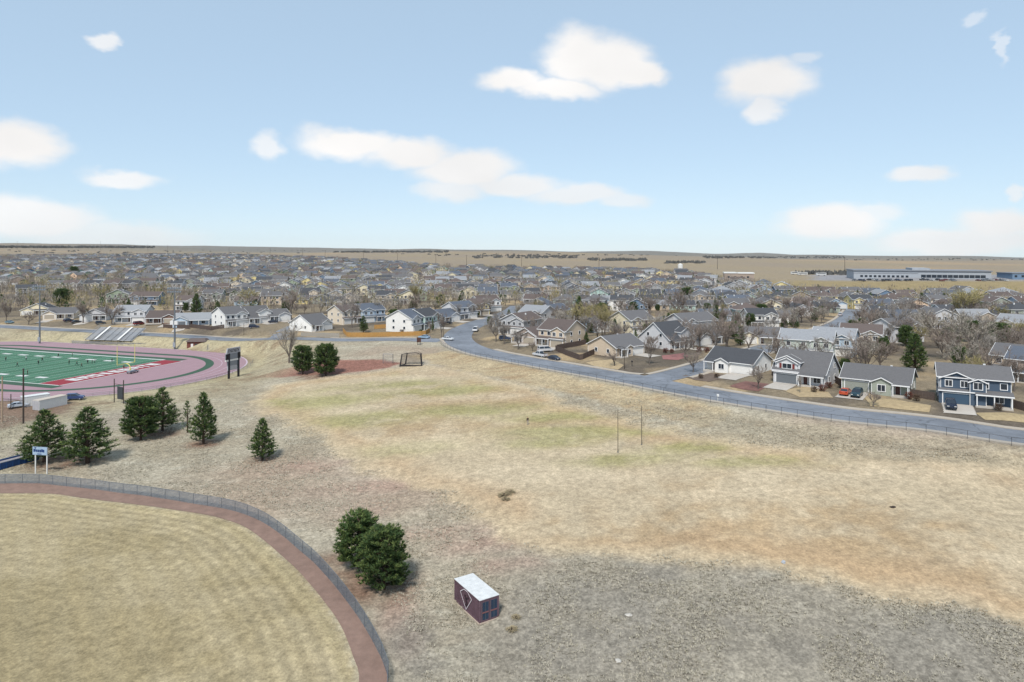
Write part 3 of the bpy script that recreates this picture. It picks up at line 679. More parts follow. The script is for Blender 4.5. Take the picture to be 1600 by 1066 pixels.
def make_house(w=13., d=10., st=2, ridge='x', garage='L', gout=1.6, wall='beige', roof='grey', gdoor=M_GDOOR, fgable=True, porch=True, dormer=False,
               pitch=.46, sub=False, hip=False, shutters=None, gw=6.4, bigfront=False, wing=None):
    """builds a house at the origin, front towards -Y; returns the parent Empty"""
    root = empty('house', (0, 0, 0)); H = 2.75 * st + .1
    wl_, rf, tr = MB(), MB(), MB()
    low = dormer                                        # storey-and-a-half: front eave low, roof taller
    he = 2.85 if low else H
    wins = []
    yf = -d / 2
    top = gable(wl_, rf, tr, -w/2, w/2, -d/2, d/2, -.8, he if not low else 3.2, ridge, .78 if low else pitch, .45, hip)
    sg = -1 if garage == 'L' else 1
    gx0, gx1 = (-w/2, -w/2 + gw) if sg < 0 else (w/2 - gw, w/2)
    gx0 += .01 * sg; gx1 += .01 * sg
    gf = yf - gout
    if st == 1 or not fgable:
        if ridge == 'x' and not bigfront and st == 1: pass
        gable(wl_, rf, tr, gx0, gx1, gf, yf + 2.5, -.8, 2.72, 'y', pitch if not low else .3, .4) if gout > .2 else None
    else:
        gable(wl_, rf, tr, gx0 + .3, gx1 - .2, gf + .35, yf + 2.5, -.8, H - .35, 'y', pitch, .4)
        # low skirt roof over the garage door
        mbx = [(gx0 - .2, gf - .75, 2.62), (gx1 + .2, gf - .75, 2.62), (gx1 + .2, gf + .5, 3.05), (gx0 - .2, gf + .5, 3.05)]
        rf.hexa(mbx + [(q[0], q[1], q[2] + .16) for q in mbx]); tr.beam((gx0 - .2, gf - .78, 2.7), (gx1 + .2, gf - .78, 2.7), .06, .24)
        wl_.box(gx0 + .02, gx1 - .02, gf - .3, gf + .6, -.8, 2.62)
    gdy = gf - (.3 if (st == 2 and fgable) else 0)
    if gout <= .2 and (st == 1 or not fgable): gdy = yf
    gc = (gx0 + gx1) / 2
    g = MB(); g.box(gc - 2.45, gc + 2.45, gdy - .05, gdy + .02, 0, 2.15)
    for k in range(1, 4): g.box(gc - 2.45, gc + 2.45, gdy - .06, gdy - .04, k * .54 - .012, k * .54 + .012)
    tr.box(gc - 2.63, gc - 2.45, gdy - .09, gdy, 0, 2.33); tr.box(gc + 2.45, gc + 2.63, gdy - .09, gdy, 0, 2.33); tr.box(gc - 2.45, gc + 2.45, gdy - .088, gdy, 2.15, 2.33)
    # entry side
    ex0, ex1 = (gx1, w/2) if sg < 0 else (-w/2, gx0)
    if wing:                                            # small gabled front wing beside the garage, porch beyond it
        wa, wb_, wo_, wh_, wz, ww_, wwh = wing
        gable(wl_, rf, tr, wa, wb_, yf - wo_, yf + 2.2, -.8, wh_, 'y', pitch, .35); wins.append(((wa + wb_) / 2, yf - wo_, 0, wz, ww_, wwh, 0))
        if st == 1:
            if sg < 0: ex0 = wb_ + .05
            else: ex1 = wa - .05
    ew = ex1 - ex0; door_x = ex0 + min(1.3, ew * .3) if sg < 0 else ex1 - min(1.3, ew * .3)
    dr = MB(); dr.box(door_x - .48, door_x + .48, yf - .06, yf + .01, .15, 2.2)
    tr.box(door_x - .62, door_x - .48, yf - .08, yf, .15, 2.3); tr.box(door_x + .48, door_x + .62, yf - .08, yf, .15, 2.3)
    if porch and ew > 2.4:
        po = MB(); z0, z1 = 2.45, 3.05; q = [(ex0 + .05, yf - 2.1, z0), (ex1 + .3, yf - 2.1, z0), (ex1 + .3, yf + .05, z1), (ex0 + .05, yf + .05, z1)]
        po.hexa(q + [(p[0], p[1], p[2] + .16) for p in q]); po.build('porch_roof', MR[roof], root)
        tr.beam((ex0 + .05, yf - 2.13, z0 + .04), (ex1 + .3, yf - 2.13, z0 + .04), .06, .26)
        for k in range(3 if ew > 4 else 2):
            x = ex0 + .3 + k * (ew - .4) / (2 if ew > 4 else 1); c = MB(); c.box(x - .1, x + .1, yf - 2.05, yf - 1.85, .1, z0); c.build('porch_post', M_POST, root)
        fl = MB(); fl.box(ex0 + .03, ex1 + .1, yf - 2.1, yf, -.5, .14); fl.build('porch_floor', M_CONC, root)
    cxw = ex0 + ew * .68 if sg < 0 else ex1 - ew * .68
    if ew > 3.6: wins.append((cxw, yf, 0, 1.45, 1.5, 1.3, 0))
    if st == 2 and not low:
        fy = gf + .35 if fgable else yf
        for k in (-1.4, 1.4): wins.append((gc + k, fy, 0, 4.2, 1.2, 1.25, 0))
        for k in ((.3, .8) if ew > 4 else (.5,)): wins.append((ex0 + ew * k, yf, 0, 4.25, 1.1, 1.2, 0))
    if low:
        gable(wl_, rf, tr, gc - 2.4, gc + 2.4, yf + .2, yf + 4, 2.4, 4.9, 'y', .5, .35); wins.append((gc, yf + .2, 0, 4.1, 2.2, 1.15, 0))
        if shutters:
            for q in (-1.85, 1.3): s = MB(); s.box(gc + q, gc + q + .55, yf + .13, yf + .2, 3.5, 4.7); s.build('shutter', shutters, root)
    zs = [1.5] + ([4.3] if st == 2 else [])
    for z in zs:
        for sx in (-1, 1):
            for yy in (-d * .22, d * .2):
                wins.append((sx * w / 2, yy, sx, z, 1.0, 1.1, 1))
        for xx in (-w * .3, 0, w * .3): wins.append((xx, d / 2, 2, z, 1.4, 1.2, 2))
    if st == 1 and ridge == 'y': wins.append((0, d / 2, 2, 3.6, .9, .8, 2))
    wl_.build('wall', MW[wall], root); rf.build('roof', MR[roof], root); tr.build('trim', M_TRIM, root)
    g.build('garage_door', gdoor, root); dr.build('front_door', M_DOOR, root)
    vt = MB(); vx, vy = w * .18, d * .12 if ridge == 'x' else 0
    vz = (he if not low else 3.2) + (.78 if low else pitch) * ((d / 2 - abs(vy)) if ridge == 'x' else (w / 2 - vx))
    vt.box(vx - .22, vx + .22, vy - .22, vy + .22, vz - .3, vz + .75); vt.build('roof_vent', M_TRIM, root)
    for (x, y, face, z, ww, hh, _) in wins:
        f, p = win_meshes(ww, hh); o = link('window', f, root, (x, y, z), {0: 0, 1: math.pi / 2, -1: -math.pi / 2, 2: math.pi}[face])
        if sub: link('pane', p, o)
        else: o.data = win_joined(ww, hh)
    root['top'] = top
    return root
def recolor(root, wall, roof, gdoor=None):
    for c in root.children:
        nm = c.name.split('.')[0]
        m = MW[wall] if nm == 'wall' else MR[roof] if nm in ('roof', 'porch_roof') else gdoor if nm == 'garage_door' else None
        if m is not None and c.material_slots:
            c.material_slots[0].link = 'OBJECT'; c.material_slots[0].material = m
HOUSES = []                                             # (x, y, radius) of every placed house
def place(root, x, y, yaw, label, r=8.5, z=None):
    root.location = (x, y, (T(x, y) if z is None else z) + .12); root.rotation_euler = (0, 0, yaw)
    tag(root, label, 'house', 'houses of the subdivision'); HOUSES.append((x, y, r)); return root
def near_house(px, py, yaw, label, anchor='fl', **kw):
    """anchor: which ground corner of the main block the picture point marks (f/b front/back, l/r, c = centre of the front)"""
    p = G(px, py); w, d = kw.get('w', 13.), kw.get('d', 10.); a = math.radians(yaw)
    go = 0
    lx = {'l': -w / 2, 'r': w / 2, 'c': 0}[anchor[1]]; ly = {'f': -d / 2 - go, 'b': d / 2}[anchor[0]]
    x = p.x - (lx * math.cos(a) - ly * math.sin(a)); y = p.y - (lx * math.sin(a) + ly * math.cos(a))
    h = make_house(sub=True, **kw); return place(h, x, y, a, label, max(w, d) * .62)
DRIVES = []
def driveway(h, garage, w, d, gout, length, gw=6.4):
    sg = -1 if garage == 'L' else 1; gx = -w/2 + gw / 2 if sg < 0 else w/2 - gw / 2; yf = -d / 2 - gout - .4
    a = h.rotation_euler[2]; mb = MB(); n_ = 8
    for k in range(n_):
        row = []
        for (x, y) in ((gx - 2.7, yf - length * k / n_), (gx + 2.7, yf - length * k / n_), (gx + 2.9, yf - length * (k + 1) / n_), (gx - 2.9, yf - length * (k + 1) / n_)):
            X = h.location.x + x * math.cos(a) - y * math.sin(a); Y = h.location.y + x * math.sin(a) + y * math.cos(a); row.append((X, Y, T(X, Y) + .11))
        mb.poly(row[::-1])
    struct(mb.build('driveway', M_CONC))
def NH(px, py, yaw, label, anchor='fl', drive=7.5, **kw):
    h = near_house(px, py, yaw, label, anchor, **kw)
    if drive: driveway(h, kw.get('garage', 'L'), kw.get('w', 13.), kw.get('d', 10.), kw.get('gout', 1.6), drive, kw.get('gw', 6.4))
    return h
# row along the road at the right
NH(1467, 628, -29, 'navy blue two-storey house with white trim and blue garage door at the right edge', 'fl', 8, w=12.8, d=9.5, st=2, garage='L', gout=.5, wing=(-.9, 2.0, 1.1, 4.9, 4.15, 1.5, 1.4), wall='navy blue', roof='grey', gdoor=M_GBLUE, pitch=.45)
NH(1315, 609, -37, 'grey-green single-storey house behind the orange car', 'fl', 8.5, w=14.0, d=10.5, st=1, garage='L', gout=0, wing=(-.5, 3.6, 1.3, 2.7, 1.45, 1.5, 1.4), wall='grey green', roof='grey', gdoor=mat('garage door sage', tuple(alb(170, 174, 164)), rough=.6, var=.03), pitch=.5)
NH(1209, 597, -41, 'pale grey house with front dormer and red shutters next to the orange car', 'fl', 8, w=12.2, d=11, st=2, garage='L', gout=0, wall='pale grey', roof='grey', gdoor=M_GDARK, dormer=True, shutters=mat('red shutter', tuple(alb(140, 62, 58))))
NH(1104, 579, -44, 'white corner ranch house with white garage door at the street junction', 'fl', 8.5, w=13.2, d=11.5, st=1, garage='R', gout=0, wing=(-3.6, .1, 1.0, 2.7, 1.45, 1.5, 1.3), wall='white', roof='charcoal', gdoor=M_GDOOR, pitch=.5)
# left side of the cross street, fronts turned to it
NH(963, 559, 38, 'tan single-storey corner house with white garage door beside the junction', 'fl', 7, w=13, d=12.5, st=1, garage='R', gout=0, wing=(-3.4, -.2, 1.2, 2.7, 1.45, 1.0, 1.3), wall='tan', roof='grey', gdoor=M_GDOOR, pitch=.48)
NH(1046, 547, 38, 'pale grey house with charcoal roof and white dormer on the side street', 'fl', 7, w=12, d=13, st=2, garage='R', gout=.4, wall='pale grey', roof='charcoal', gdoor=M_GDOOR, dormer=True)
NH(1092, 541, 36, 'light grey house with white garage door, far end of the side street row', 'fl', 6, w=13, d=14, st=1, garage='L', gout=.5, wall='pale grey', roof='grey', gdoor=M_GDOOR, pitch=.5)
NH(1120, 523, 30, 'large pale grey two-storey house with round porch roof behind the side street', 'fr', 0, w=17, d=11, st=2, garage='L', gout=.6, wall='pale grey', roof='grey', pitch=.5)
# left of those, along the main road
NH(884, 543, -38, 'tan two-storey house with white dormer window above the parked white pickup', 'fr', 6, w=11.5, d=12.5, st=2, garage='R', gout=1.0, wall='tan', roof='brown', gdoor=M_GTAN, pitch=.5, gw=6.0)
NH(838, 538, -38, 'brown-roofed taupe ranch house behind the white van', 'fr', 6, w=10, d=14, st=1, ridge='y', garage='R', gout=.5, wall='taupe', roof='brown', gdoor=M_GTAN, pitch=.5, gw=6.2)
NH(818, 524, -36, 'grey house with dark brown roof, second up the bend', 'fr', 6, w=11, d=13, st=2, ridge='y', garage='R', gout=.5, wall='grey', roof='brown', gw=6.2)
NH(806, 513, -34, 'pale blue house with green-grey roof on the inside of the bend', 'fr', 6, w=11, d=13, st=1, ridge='y', garage='R', gout=.5, wall='pale blue', roof='blue grey', gw=6.2)
NH(846, 510, -36, 'white two-storey house with pale grey roof behind the bend', 'fr', 0, w=12, d=12, st=2, garage='R', gout=.5, wall='pale grey', roof='pale grey')
NH(868, 506, 50, 'cream two-storey house with grey roof left of the tall conifer', 'fl', 0, w=12, d=11, st=2, garage='L', gout=.5, wall='cream', roof='blue grey')
NH(985, 524, 30, 'cream two-storey house behind the tan corner house', 'fl', 0, w=12, d=13, st=2, garage='L', gout=.5, wall='cream', roof='grey')
NH(930, 520, 30, 'pale blue house half hidden by yellow-green willows', 'fl', 0, w=12, d=11, st=1, garage='L', gout=.5, wall='pale blue', roof='grey')
# outside of the bend
NH(643, 520, 64, 'white two-storey gabled house behind the golden wooden fence', 'fl', 0, w=11, d=13, st=2, garage='L', gout=.6, wall='white', roof='blue grey', pitch=.5)
NH(664, 516, 60, 'mint green two-storey house next to the white gabled house', 'fl', 7, w=11, d=12, st=2, garage='R', gout=.6, wall='mint green', roof='charcoal', gdoor=M_GDOOR)
NH(690, 505, 52, 'slate-roofed grey house with dormer at the outer bend', 'fl', 7, w=12, d=12, st=1, garage='R', gout=.6, wall='pale grey', roof='blue grey')
NH(714, 500, 46, 'pale grey two-storey house with porch above the bend', 'fl', 7, w=12.5, d=11, st=2, garage='R', gout=.8, wall='pale grey', roof='blue grey')
NH(737, 494, 38, 'yellow two-storey house at the top of the bend', 'fl', 7, w=10.5, d=11, st=2, garage='R', gout=.8, wall='yellow', roof='taupe' if 'taupe' in ROOFS else 'brown', gdoor=M_GTAN)
NH(782, 486, 30, 'white two-storey house with brick porch beyond the bend', 'fr', 0, w=13, d=11, st=2, garage='R', gout=.8, wall='white', roof='brown')
# left of the golden fence
NH(487, 519, 55, 'long white ranch house with grey roof beside the side street corner', 'fl', 0, w=11, d=15, st=1, ridge='x', garage='R', gout=.3, wall='white', roof='grey', pitch=.5)
NH(535, 508, 48, 'beige two-storey house behind the long white ranch house', 'fl', 0, w=12, d=12, st=2, garage='L', gout=.6, wall='beige', roof='brown')
NH(566, 505, 40, 'pale blue house with blue-grey roof behind the golden fence', 'fl', 0, w=12, d=12, st=2, garage='L', gout=.6, wall='pale blue', roof='blue grey')
NH(352, 513, 50, 'white two-storey house with plain gable wall facing the stadium road', 'fl', 7, w=11, d=13, st=2, garage='R', gout=.8, wall='white', roof='grey')
NH(386, 508, 46, 'white house with white gables, second from the side street', 'fl', 7, w=12, d=12, st=2, garage='R', gout=.8, wall='white', roof='grey', dormer=True)
NH(419, 504, 42, 'pale grey house with dark car outside near the side street', 'fl', 6, w=11, d=11, st=1, garage='R', gout=.8, wall='pale grey', roof='grey')
NH(272, 512, 12, 'pale blue single-storey house with grey garage door behind the right light pole', 'fl', 4, w=16, d=11, st=1, ridge='x', garage='L', gout=2.5, wall='pale blue', roof='pale grey', gdoor=M_GDARK)
NH(228, 508, 10, 'dark brown single-storey house with the red van outside', 'fl', 8, w=14, d=12, st=1, garage='R', gout=.8, wall='brown', roof='brown', gdoor=M_GTAN)
NH(178, 506, 8, 'pale grey two-storey house with long porch above the bleachers', 'fl', 8, w=15, d=11, st=2, garage='R', gout=1.2, wall='pale grey', roof='pale grey')
NH(126, 503, 8, 'grey gabled house with parked dark cars above the stadium road', 'fl', 8, w=13, d=12, st=1, ridge='y', garage='L', gout=1.2, wall='pale grey', roof='grey')
NH(70, 500, 8, 'beige single-storey house with arched front gable by the left light pole', 'fl', 8, w=15, d=11, st=1, garage='L', gout=2.0, wall='beige', roof='grey', gdoor=M_GTAN)
NH(33, 494, 16, 'cream house with dark roof behind the left light pole', 'fl', 0, w=15, d=11, st=1, ridge='y', garage='L', gout=1.2, wall='cream', roof='charcoal')
NH(166, 474, 20, 'sage green two-storey house in the second row', 'fl', 0, w=13, d=11, st=2, ridge='y', garage='R', gout=.8, wall='sage green', roof='grey')
NH(203, 478, 6, 'slate blue two-storey house beside the sage green one', 'fl', 0, w=17, d=11, st=2, garage='L', gout=.8, wall='slate blue', roof='brown')
NH(274, 486, 4, 'white two-storey house with two dark windows behind the right light pole', 'fl', 0, w=12, d=11, st=2, garage='R', gout=.4, wall='white', roof='brown')
NH(26, 463, 40, 'light grey two-storey house with porch in the second row at far left', 'fl', 0, w=13, d=11, st=2, garage='R', gout=.8, wall='pale grey', roof='charcoal')
for k, (px, wc, nm) in enumerate(((72, 'taupe', 'taupe'), (96, 'white', 'white'), (130, 'cream', 'cream'), (160, 'taupe', 'second taupe'), (190, 'grey', 'grey'))):
    NH(px, 454, 8, f'{nm} two-storey house in the close second row behind the left light pole', 'fl', 0, w=12.5, d=11, st=2, garage='R', gout=.5, wall=wc, roof=('grey', 'brown', 'charcoal', 'brown', 'charcoal')[k])
# behind the near right row
NH(1218, 557, -30, 'pale sage two-storey house with light grey roof behind the dormer house', 'fl', 0, w=15, d=11, st=2, ridge='x', garage='R', gout=.5, wall='pale sage', roof='pale grey')
NH(1300, 556, -35, 'grey-blue two-storey house with pale roof beside the pale sage one', 'fc', 0, w=12, d=11, st=2, garage='R', gout=.5, wall='pale blue', roof='pale grey')
NH(1345, 548, -30, 'beige two-storey house behind bare trees in the second right row', 'fc', 0, w=12, d=11, st=2, garage='R', gout=.5, wall='beige', roof='brown')
NH(1420, 535, 20, 'white two-storey house behind the large grey bare tree', 'fc', 0, w=13, d=11, st=2, garage='R', gout=.5, wall='pale grey', roof='grey')
NH(1592, 592, -50, 'tan two-storey house with grey roof cut by the right edge', 'fc', 0, w=12, d=11, st=2, garage='R', gout=.5, wall='tan', roof='grey')
NH(1618, 600, -50, 'blue-roofed taupe house at the right edge behind the navy house', 'fc', 0, w=12, d=11, st=2, garage='R', gout=.5, wall='taupe', roof='blue grey')
NH(1190, 538, -12, 'cream ranch house with wide grey roof across the side street', 'fc', 0, w=15, d=11, st=1, garage='L', gout=.5, wall='cream', roof='grey')
NH(1590, 528, -55, 'cream gabled house with long grey roof at the right edge', 'fc', 0, w=14, d=11, st=2, garage='L', gout=.5, wall='cream', roof='pale grey')
N_NEAR = len(HOUSES)
# archetypes for the rest of the subdivision
ARCH = []
def arch(**kw):
    h = make_house(**kw); ARCH.append((h, kw.get('st', 2))); return h
arch(w=12, d=10, st=2, garage='L', fgable=True); arch(w=12, d=10, st=2, garage='R', fgable=True)
arch(w=11, d=12, st=2, ridge='y', garage='L', fgable=False, gout=1.2); arch(w=11, d=12, st=2, ridge='y', garage='R', fgable=False, gout=1.2)
arch(w=14, d=10, st=1, garage='L', gout=2.0); arch(w=14, d=10, st=1, garage='R', gout=2.0)
arch(w=12.5, d=11, st=2, garage='R', dormer=True, gout=.6); arch(w=12, d=11, st=2, garage='L', fgable=True, hip=True)
arch(w=12, d=13, st=1, ridge='y', garage='R', gout=1.0)
ARCH_USED = [False] * len(ARCH)
# the subdivision's blocks: each block is a patch of parallel rows turned its own way
rb = random.Random(77)
BLK = [(rb.uniform(-1300, 1300), rb.uniform(180, 2000), rb.uniform(-.9, .9)) for _ in range(90)]
LINES = np.vstack([MAIN, LEFT, CROSS, SIDE, BACK, UPHILL])
cand = []
for (bx, by, ba) in BLK:
    ca_, sa_ = math.cos(ba), math.sin(ba)
    for j in range(-14, 15):
        for i in range(-18, 19):
            lx, ly = i * 15.2 + (j % 3) * 4, (j // 2) * 55 + (j % 2) * 22
            x, y = bx + lx * ca_ - ly * sa_, by + lx * sa_ + ly * ca_
            if y < 185 or abs(x) > .82 * y + 30: continue
            dmin = min((x - q[0]) ** 2 + (y - q[1]) ** 2 for q in BLK)
            if (x - bx) ** 2 + (y - by) ** 2 > dmin + 1: continue
            yaw = ba + (math.pi if j % 2 else 0)
            cand.append((x + rb.uniform(-1.5, 1.5), y + rb.uniform(-1.5, 1.5), yaw + rb.uniform(-.05, .05)))
cand.sort(key=lambda c: c[1])
MANAGED = ([-400,0,60,200,300,330,440,520,600,700,800,860,960,1060,1150,1250,1400,1500,1600,1800], [448,448,444,446,458,476,478,478,478,470,470,490,500,502,508,520,518,514,512,512])
def ok_spot(x, y, r):
    z = T(x, y); px, py = proj(x, y, z)
    if py < neigh_row(px) + .8: return False
    rr = np.interp(px, [-600,0,300,500,690,716,735,800,850,1000,1150,1300,1600,2200], [497,501,517,524,523,505,540,556,560,584,612,634,668,722])
    if py > rr - 3: return False
    if py > np.interp(px, MANAGED[0], MANAGED[1]): return False
    if np.min((LINES[:, 0] - x) ** 2 + (LINES[:, 1] - y) ** 2) < (r + 5.5) ** 2: return False
    for (hx, hy, hr) in HOUSES:
        if (hx - x) ** 2 + (hy - y) ** 2 < (hr + r) ** 2: return False
    return True
sel = []
for c in cand:
    if c[1] > 1900: continue
    if ok_spot(c[0], c[1], 6.7): sel.append(c); HOUSES.append((c[0], c[1], 6.7))
WK = ['cream', 'white', 'pale grey', 'pale grey', 'grey', 'tan', 'tan', 'beige', 'beige', 'taupe', 'taupe', 'pale blue', 'slate blue', 'sage green', 'yellow', 'grey green', 'white', 'peach', 'mint green']
RK = ['grey', 'grey', 'grey', 'charcoal', 'brown', 'brown', 'blue grey', 'pale grey', 'charcoal']
vis = [c for c in sel if -30 < proj(c[0], c[1], T(c[0], c[1]))[0] < 1630]
IND = vis[:300 - N_NEAR]; ind_set = set(IND); FAR = [c for c in sel if c not in ind_set]
def ordw(k):
    o = ['', 'first', 'second', 'third', 'fourth', 'fifth', 'sixth', 'seventh', 'eighth', 'ninth', 'tenth', 'eleventh', 'twelfth', 'thirteenth', 'fourteenth', 'fifteenth', 'sixteenth', 'seventeenth', 'eighteenth', 'nineteenth']
    if k < 20: return o[k]
    t = ['twent', 'thirt', 'fort', 'fift', 'sixt', 'sevent', 'eight', 'ninet'][k // 10 - 2]
    return t + 'ieth' if k % 10 == 0 else t + 'y-' + o[k % 10]
tags = []
for k, (x, y, yaw) in enumerate(IND):
    ai = rb.randrange(len(ARCH)); root, st = ARCH[ai]
    if ARCH_USED[ai]: root = copy_tree(root)
    ARCH_USED[ai] = True
    wc, rc = rb.choice(WK), rb.choice(RK)
    recolor(root, wc, rc, rb.choice([M_GDOOR, M_GDOOR, M_GTAN, M_GDARK]))
    root.location = (x, y, T(x, y) + .1); root.rotation_euler = (0, 0, yaw)
    px, py = proj(x, y, T(x, y))
    side = 'left third' if px < 533 else 'middle third' if px < 1067 else 'right third'
    dep = 'nearer rows' if y < 330 else 'middle rows' if y < 460 else 'farther rows'
    tags.append((root, wc, rc, st, side, dep, px))
from collections import defaultdict
grp = defaultdict(list)
for t in tags: grp[(t[1], t[4], t[5])].append(t)
for key, lst in grp.items():
    lst.sort(key=lambda t: t[6])
    for i, t in enumerate(lst):
        pos = '' if len(lst) == 1 else f', {ordw(i + 1)} {t[1]} one from left'
        tag(t[0], f'{t[1]} {"two-storey" if t[3] == 2 else "single-storey"} house, {t[5]}, {t[4]} of picture{pos}', 'house', 'houses of the subdivision')
for u, (root, st) in zip(ARCH_USED, ARCH):
    if not u:
        for c in list(root.children_recursive): bpy.data.objects.remove(c)
        bpy.data.objects.remove(root)
# the remaining far houses, past the three hundred that show largest: one joined mesh
mats_f = [MW[k] for k in WALLS] + [MR[k] for k in ROOFS] + [M_TRIM, M_PANE]; wi = {k: i for i, k in enumerate(WALLS)}; ri = {k: len(WALLS) + i for i, k in enumerate(ROOFS)}
TI, PI_ = len(mats_f) - 2, len(mats_f) - 1
fm = MB()
def far_house(x, y, yaw):
    z = T(x, y) + .05; c, s = math.cos(yaw), math.sin(yaw); a, b = wi[rb.choice(WK)], ri[rb.choice(RK)]
    w, d, h = rb.uniform(10, 14), rb.uniform(9, 12), rb.choice([2.9, 5.6, 5.6]); rise = .46 * d / 2; ax = rb.random() < .6
    if not ax: w, d = d, w; rise = .46 * w / 2
    P = lambda u, v, q: (x + u * c - v * s, y + u * s + v * c, z + q)
    X, Y = w / 2, d / 2
    for (u0, v0, u1, v1) in ((-X, -Y, X, -Y), (X, -Y, X, Y), (X, Y, -X, Y), (-X, Y, -X, -Y)):
        fm.poly([P(u0, v0, -.8), P(u1, v1, -.8), P(u1, v1, h), P(u0, v0, h)], a)
    o = .45; zo = h - .2
    if ax:
        for sx in (-1, 1): fm.poly([P(sx * X, -Y, h), P(sx * X, Y, h), P(sx * X, 0, h + rise)], a)
        for sy in (-1, 1):
            q = [P(-X - o, sy * (Y + o), zo), P(X + o, sy * (Y + o), zo), P(X + o, 0, h + rise + .05), P(-X - o, 0, h + rise + .05)]
            fm.poly(q if sy < 0 else q[::-1], b); fm.poly([P(-X - o, sy * (Y + o + .02), zo - .22), P(X + o, sy * (Y + o + .02), zo - .22), P(X + o, sy * (Y + o + .02), zo), P(-X - o, sy * (Y + o + .02), zo)], TI)
    else:
        for sy in (-1, 1):
            fm.poly([P(-X, sy * Y, h), P(X, sy * Y, h), P(0, sy * Y, h + rise)], a)
            for sx in (-1, 1): fm.poly([P(sx * (X + o), sy * (Y + o + .02), zo - .12), P(0, sy * (Y + o + .02), h + rise - .1), P(0, sy * (Y + o + .02), h + rise + .12), P(sx * (X + o), sy * (Y + o + .02), zo + .1)], TI)
        for sx in (-1, 1):
            q = [P(sx * (X + o), Y + o, zo), P(sx * (X + o), -Y - o, zo), P(0, -Y - o, h + rise + .05), P(0, Y + o, h + rise + .05)]
            fm.poly(q if sx < 0 else q[::-1], b)
    gxx = rb.choice([-1, 1]) * (X - 3)
    fm.poly([P(gxx - 2.4, -Y - .06, 0), P(gxx + 2.4, -Y - .06, 0), P(gxx + 2.4, -Y - .06, 2.2), P(gxx - 2.4, -Y - .06, 2.2)], TI)
    for zz in ([1.5, 4.3] if h > 4 else [1.5]):
        for (u, v, du, dv) in ((-gxx, -Y - .05, .7, 0), (X * .3, Y + .05, .7, 0), (-X * .4, Y + .05, .7, 0), (X + .05, Y * .3, 0, .6), (-X - .05, -Y * .3, 0, .6)):
            fm.poly([P(u - du, v - dv, zz - .6), P(u + du, v + dv, zz - .6), P(u + du, v + dv, zz + .6), P(u - du, v - dv, zz + .6)], PI_)
for c in FAR: far_house(*c)
if FAR: tag(fm.build('far_houses', mats_f), 'mass of small distant houses filling the far side of the subdivision', 'houses', None, 'stuff')
print('houses', N_NEAR, len(IND), len(FAR))

# ------------------------------------------------------------------ trees
M_BARK = mat('grey bark', tuple(alb(126, 116, 108)), rough=.95, var=.2, scale=3)
M_TWIG = [mat('bare twigs ' + n_, tuple(alb(*c)), rough=.95, var=0, rnd=.16) for n_, c in (('grey', (172, 164, 156)), ('brown', (158, 144, 134)), ('pale', (192, 183, 170)), ('willow', (184, 172, 122)))]
M_PB = mat('pine bark', tuple(alb(92, 74, 62)), rough=.95, var=.2, scale=3)
M_N1 = mat('pine needles', tuple(np.array(lin(66, 88, 48)) * .9), rough=.75, var=0, rnd=.12)
M_N2 = mat('pine needles light', tuple(np.array(lin(106, 122, 68)) * .9), rough=.75, var=0, rnd=.12)
def tri_twig(mb, p, d, L, w, rr, m=0):
    a = d.cross(Vector((rr.uniform(-1, 1), rr.uniform(-1, 1), rr.uniform(-1, 1)))).normalized() * w / 2
    mb.poly([p - a, p + a, p + d * L], m)
def bare_meshes(seed, h=8., spread=.85, up=.55, limbs=5, fork=.24, tw=.075):
    rr = random.Random(seed); tk, cr = MB(), MB()
    hf = h * fork
    tk.tube([(0, 0, -.3), (rr.uniform(-.1, .1), rr.uniform(-.1, .1), hf * .5), (0, 0, hf)], [h * .028, h * .022, h * .019], 7)
    def rv(d, ang):
        o = d.cross(Vector((rr.uniform(-1, 1), rr.uniform(-1, 1), rr.uniform(-1, 1)))).normalized()
        return (d * math.cos(ang) + o * math.sin(ang)).normalized()
    for i in range(limbs):
        a = 2 * math.pi * (i + rr.uniform(-.3, .3)) / limbs; tilt = rr.uniform(.25, 1.0) * spread
        d = Vector((math.cos(a) * math.sin(tilt), math.sin(a) * math.sin(tilt), math.cos(tilt))); L = h * rr.uniform(.42, .62)
        p = Vector((0, 0, hf * rr.uniform(.8, 1))); pts = [p]
        for s in range(4):
            d = (rv(d, .18) + Vector((0, 0, .12 * up))).normalized(); pts.append(pts[-1] + d * L / 4)
        tk.tube(pts, [h * .013, h * .010, h * .007, h * .005, h * .002], 5, cap=False)
        for j in range(5):
            s = rr.uniform(.25, 1.0) * 4; k = min(int(s), 3); q = pts[k].lerp(pts[k + 1], s - k); dd = (pts[k + 1] - pts[k]).normalized()
            d2 = (rv(dd, rr.uniform(.4, .9)) + Vector((0, 0, .3 * up))).normalized(); L2 = L * rr.uniform(.35, .6)
            q2 = q + d2 * L2 * .5; d2b = (rv(d2, .25) + Vector((0, 0, .2 * up))).normalized(); q3 = q2 + d2b * L2 * .5
            tk.tube([q, q2, q3], [h * .005, h * .0035, h * .0012], 3, cap=False)
            for l in range(7):
                t = rr.uniform(.2, 1); e = q.lerp(q2, t * 2) if t < .5 else q2.lerp(q3, t * 2 - 1)
                d3 = (rv(d2b, rr.uniform(.3, .9)) + Vector((0, 0, .25 * up))).normalized(); L3 = h * rr.uniform(.09, .16)
                tri_twig(cr, e, d3, L3, tw * 1.3, rr)
                for _ in range(6):
                    e2 = e + d3 * L3 * rr.uniform(.25, 1); tri_twig(cr, e2, (rv(d3, rr.uniform(.3, 1.0)) + Vector((0, 0, .2))).normalized(), h * rr.uniform(.05, .1), tw * .8, rr)
    return tk.mesh('trunk', [M_BARK]), cr.mesh('crown', [M_TWIG[0]])
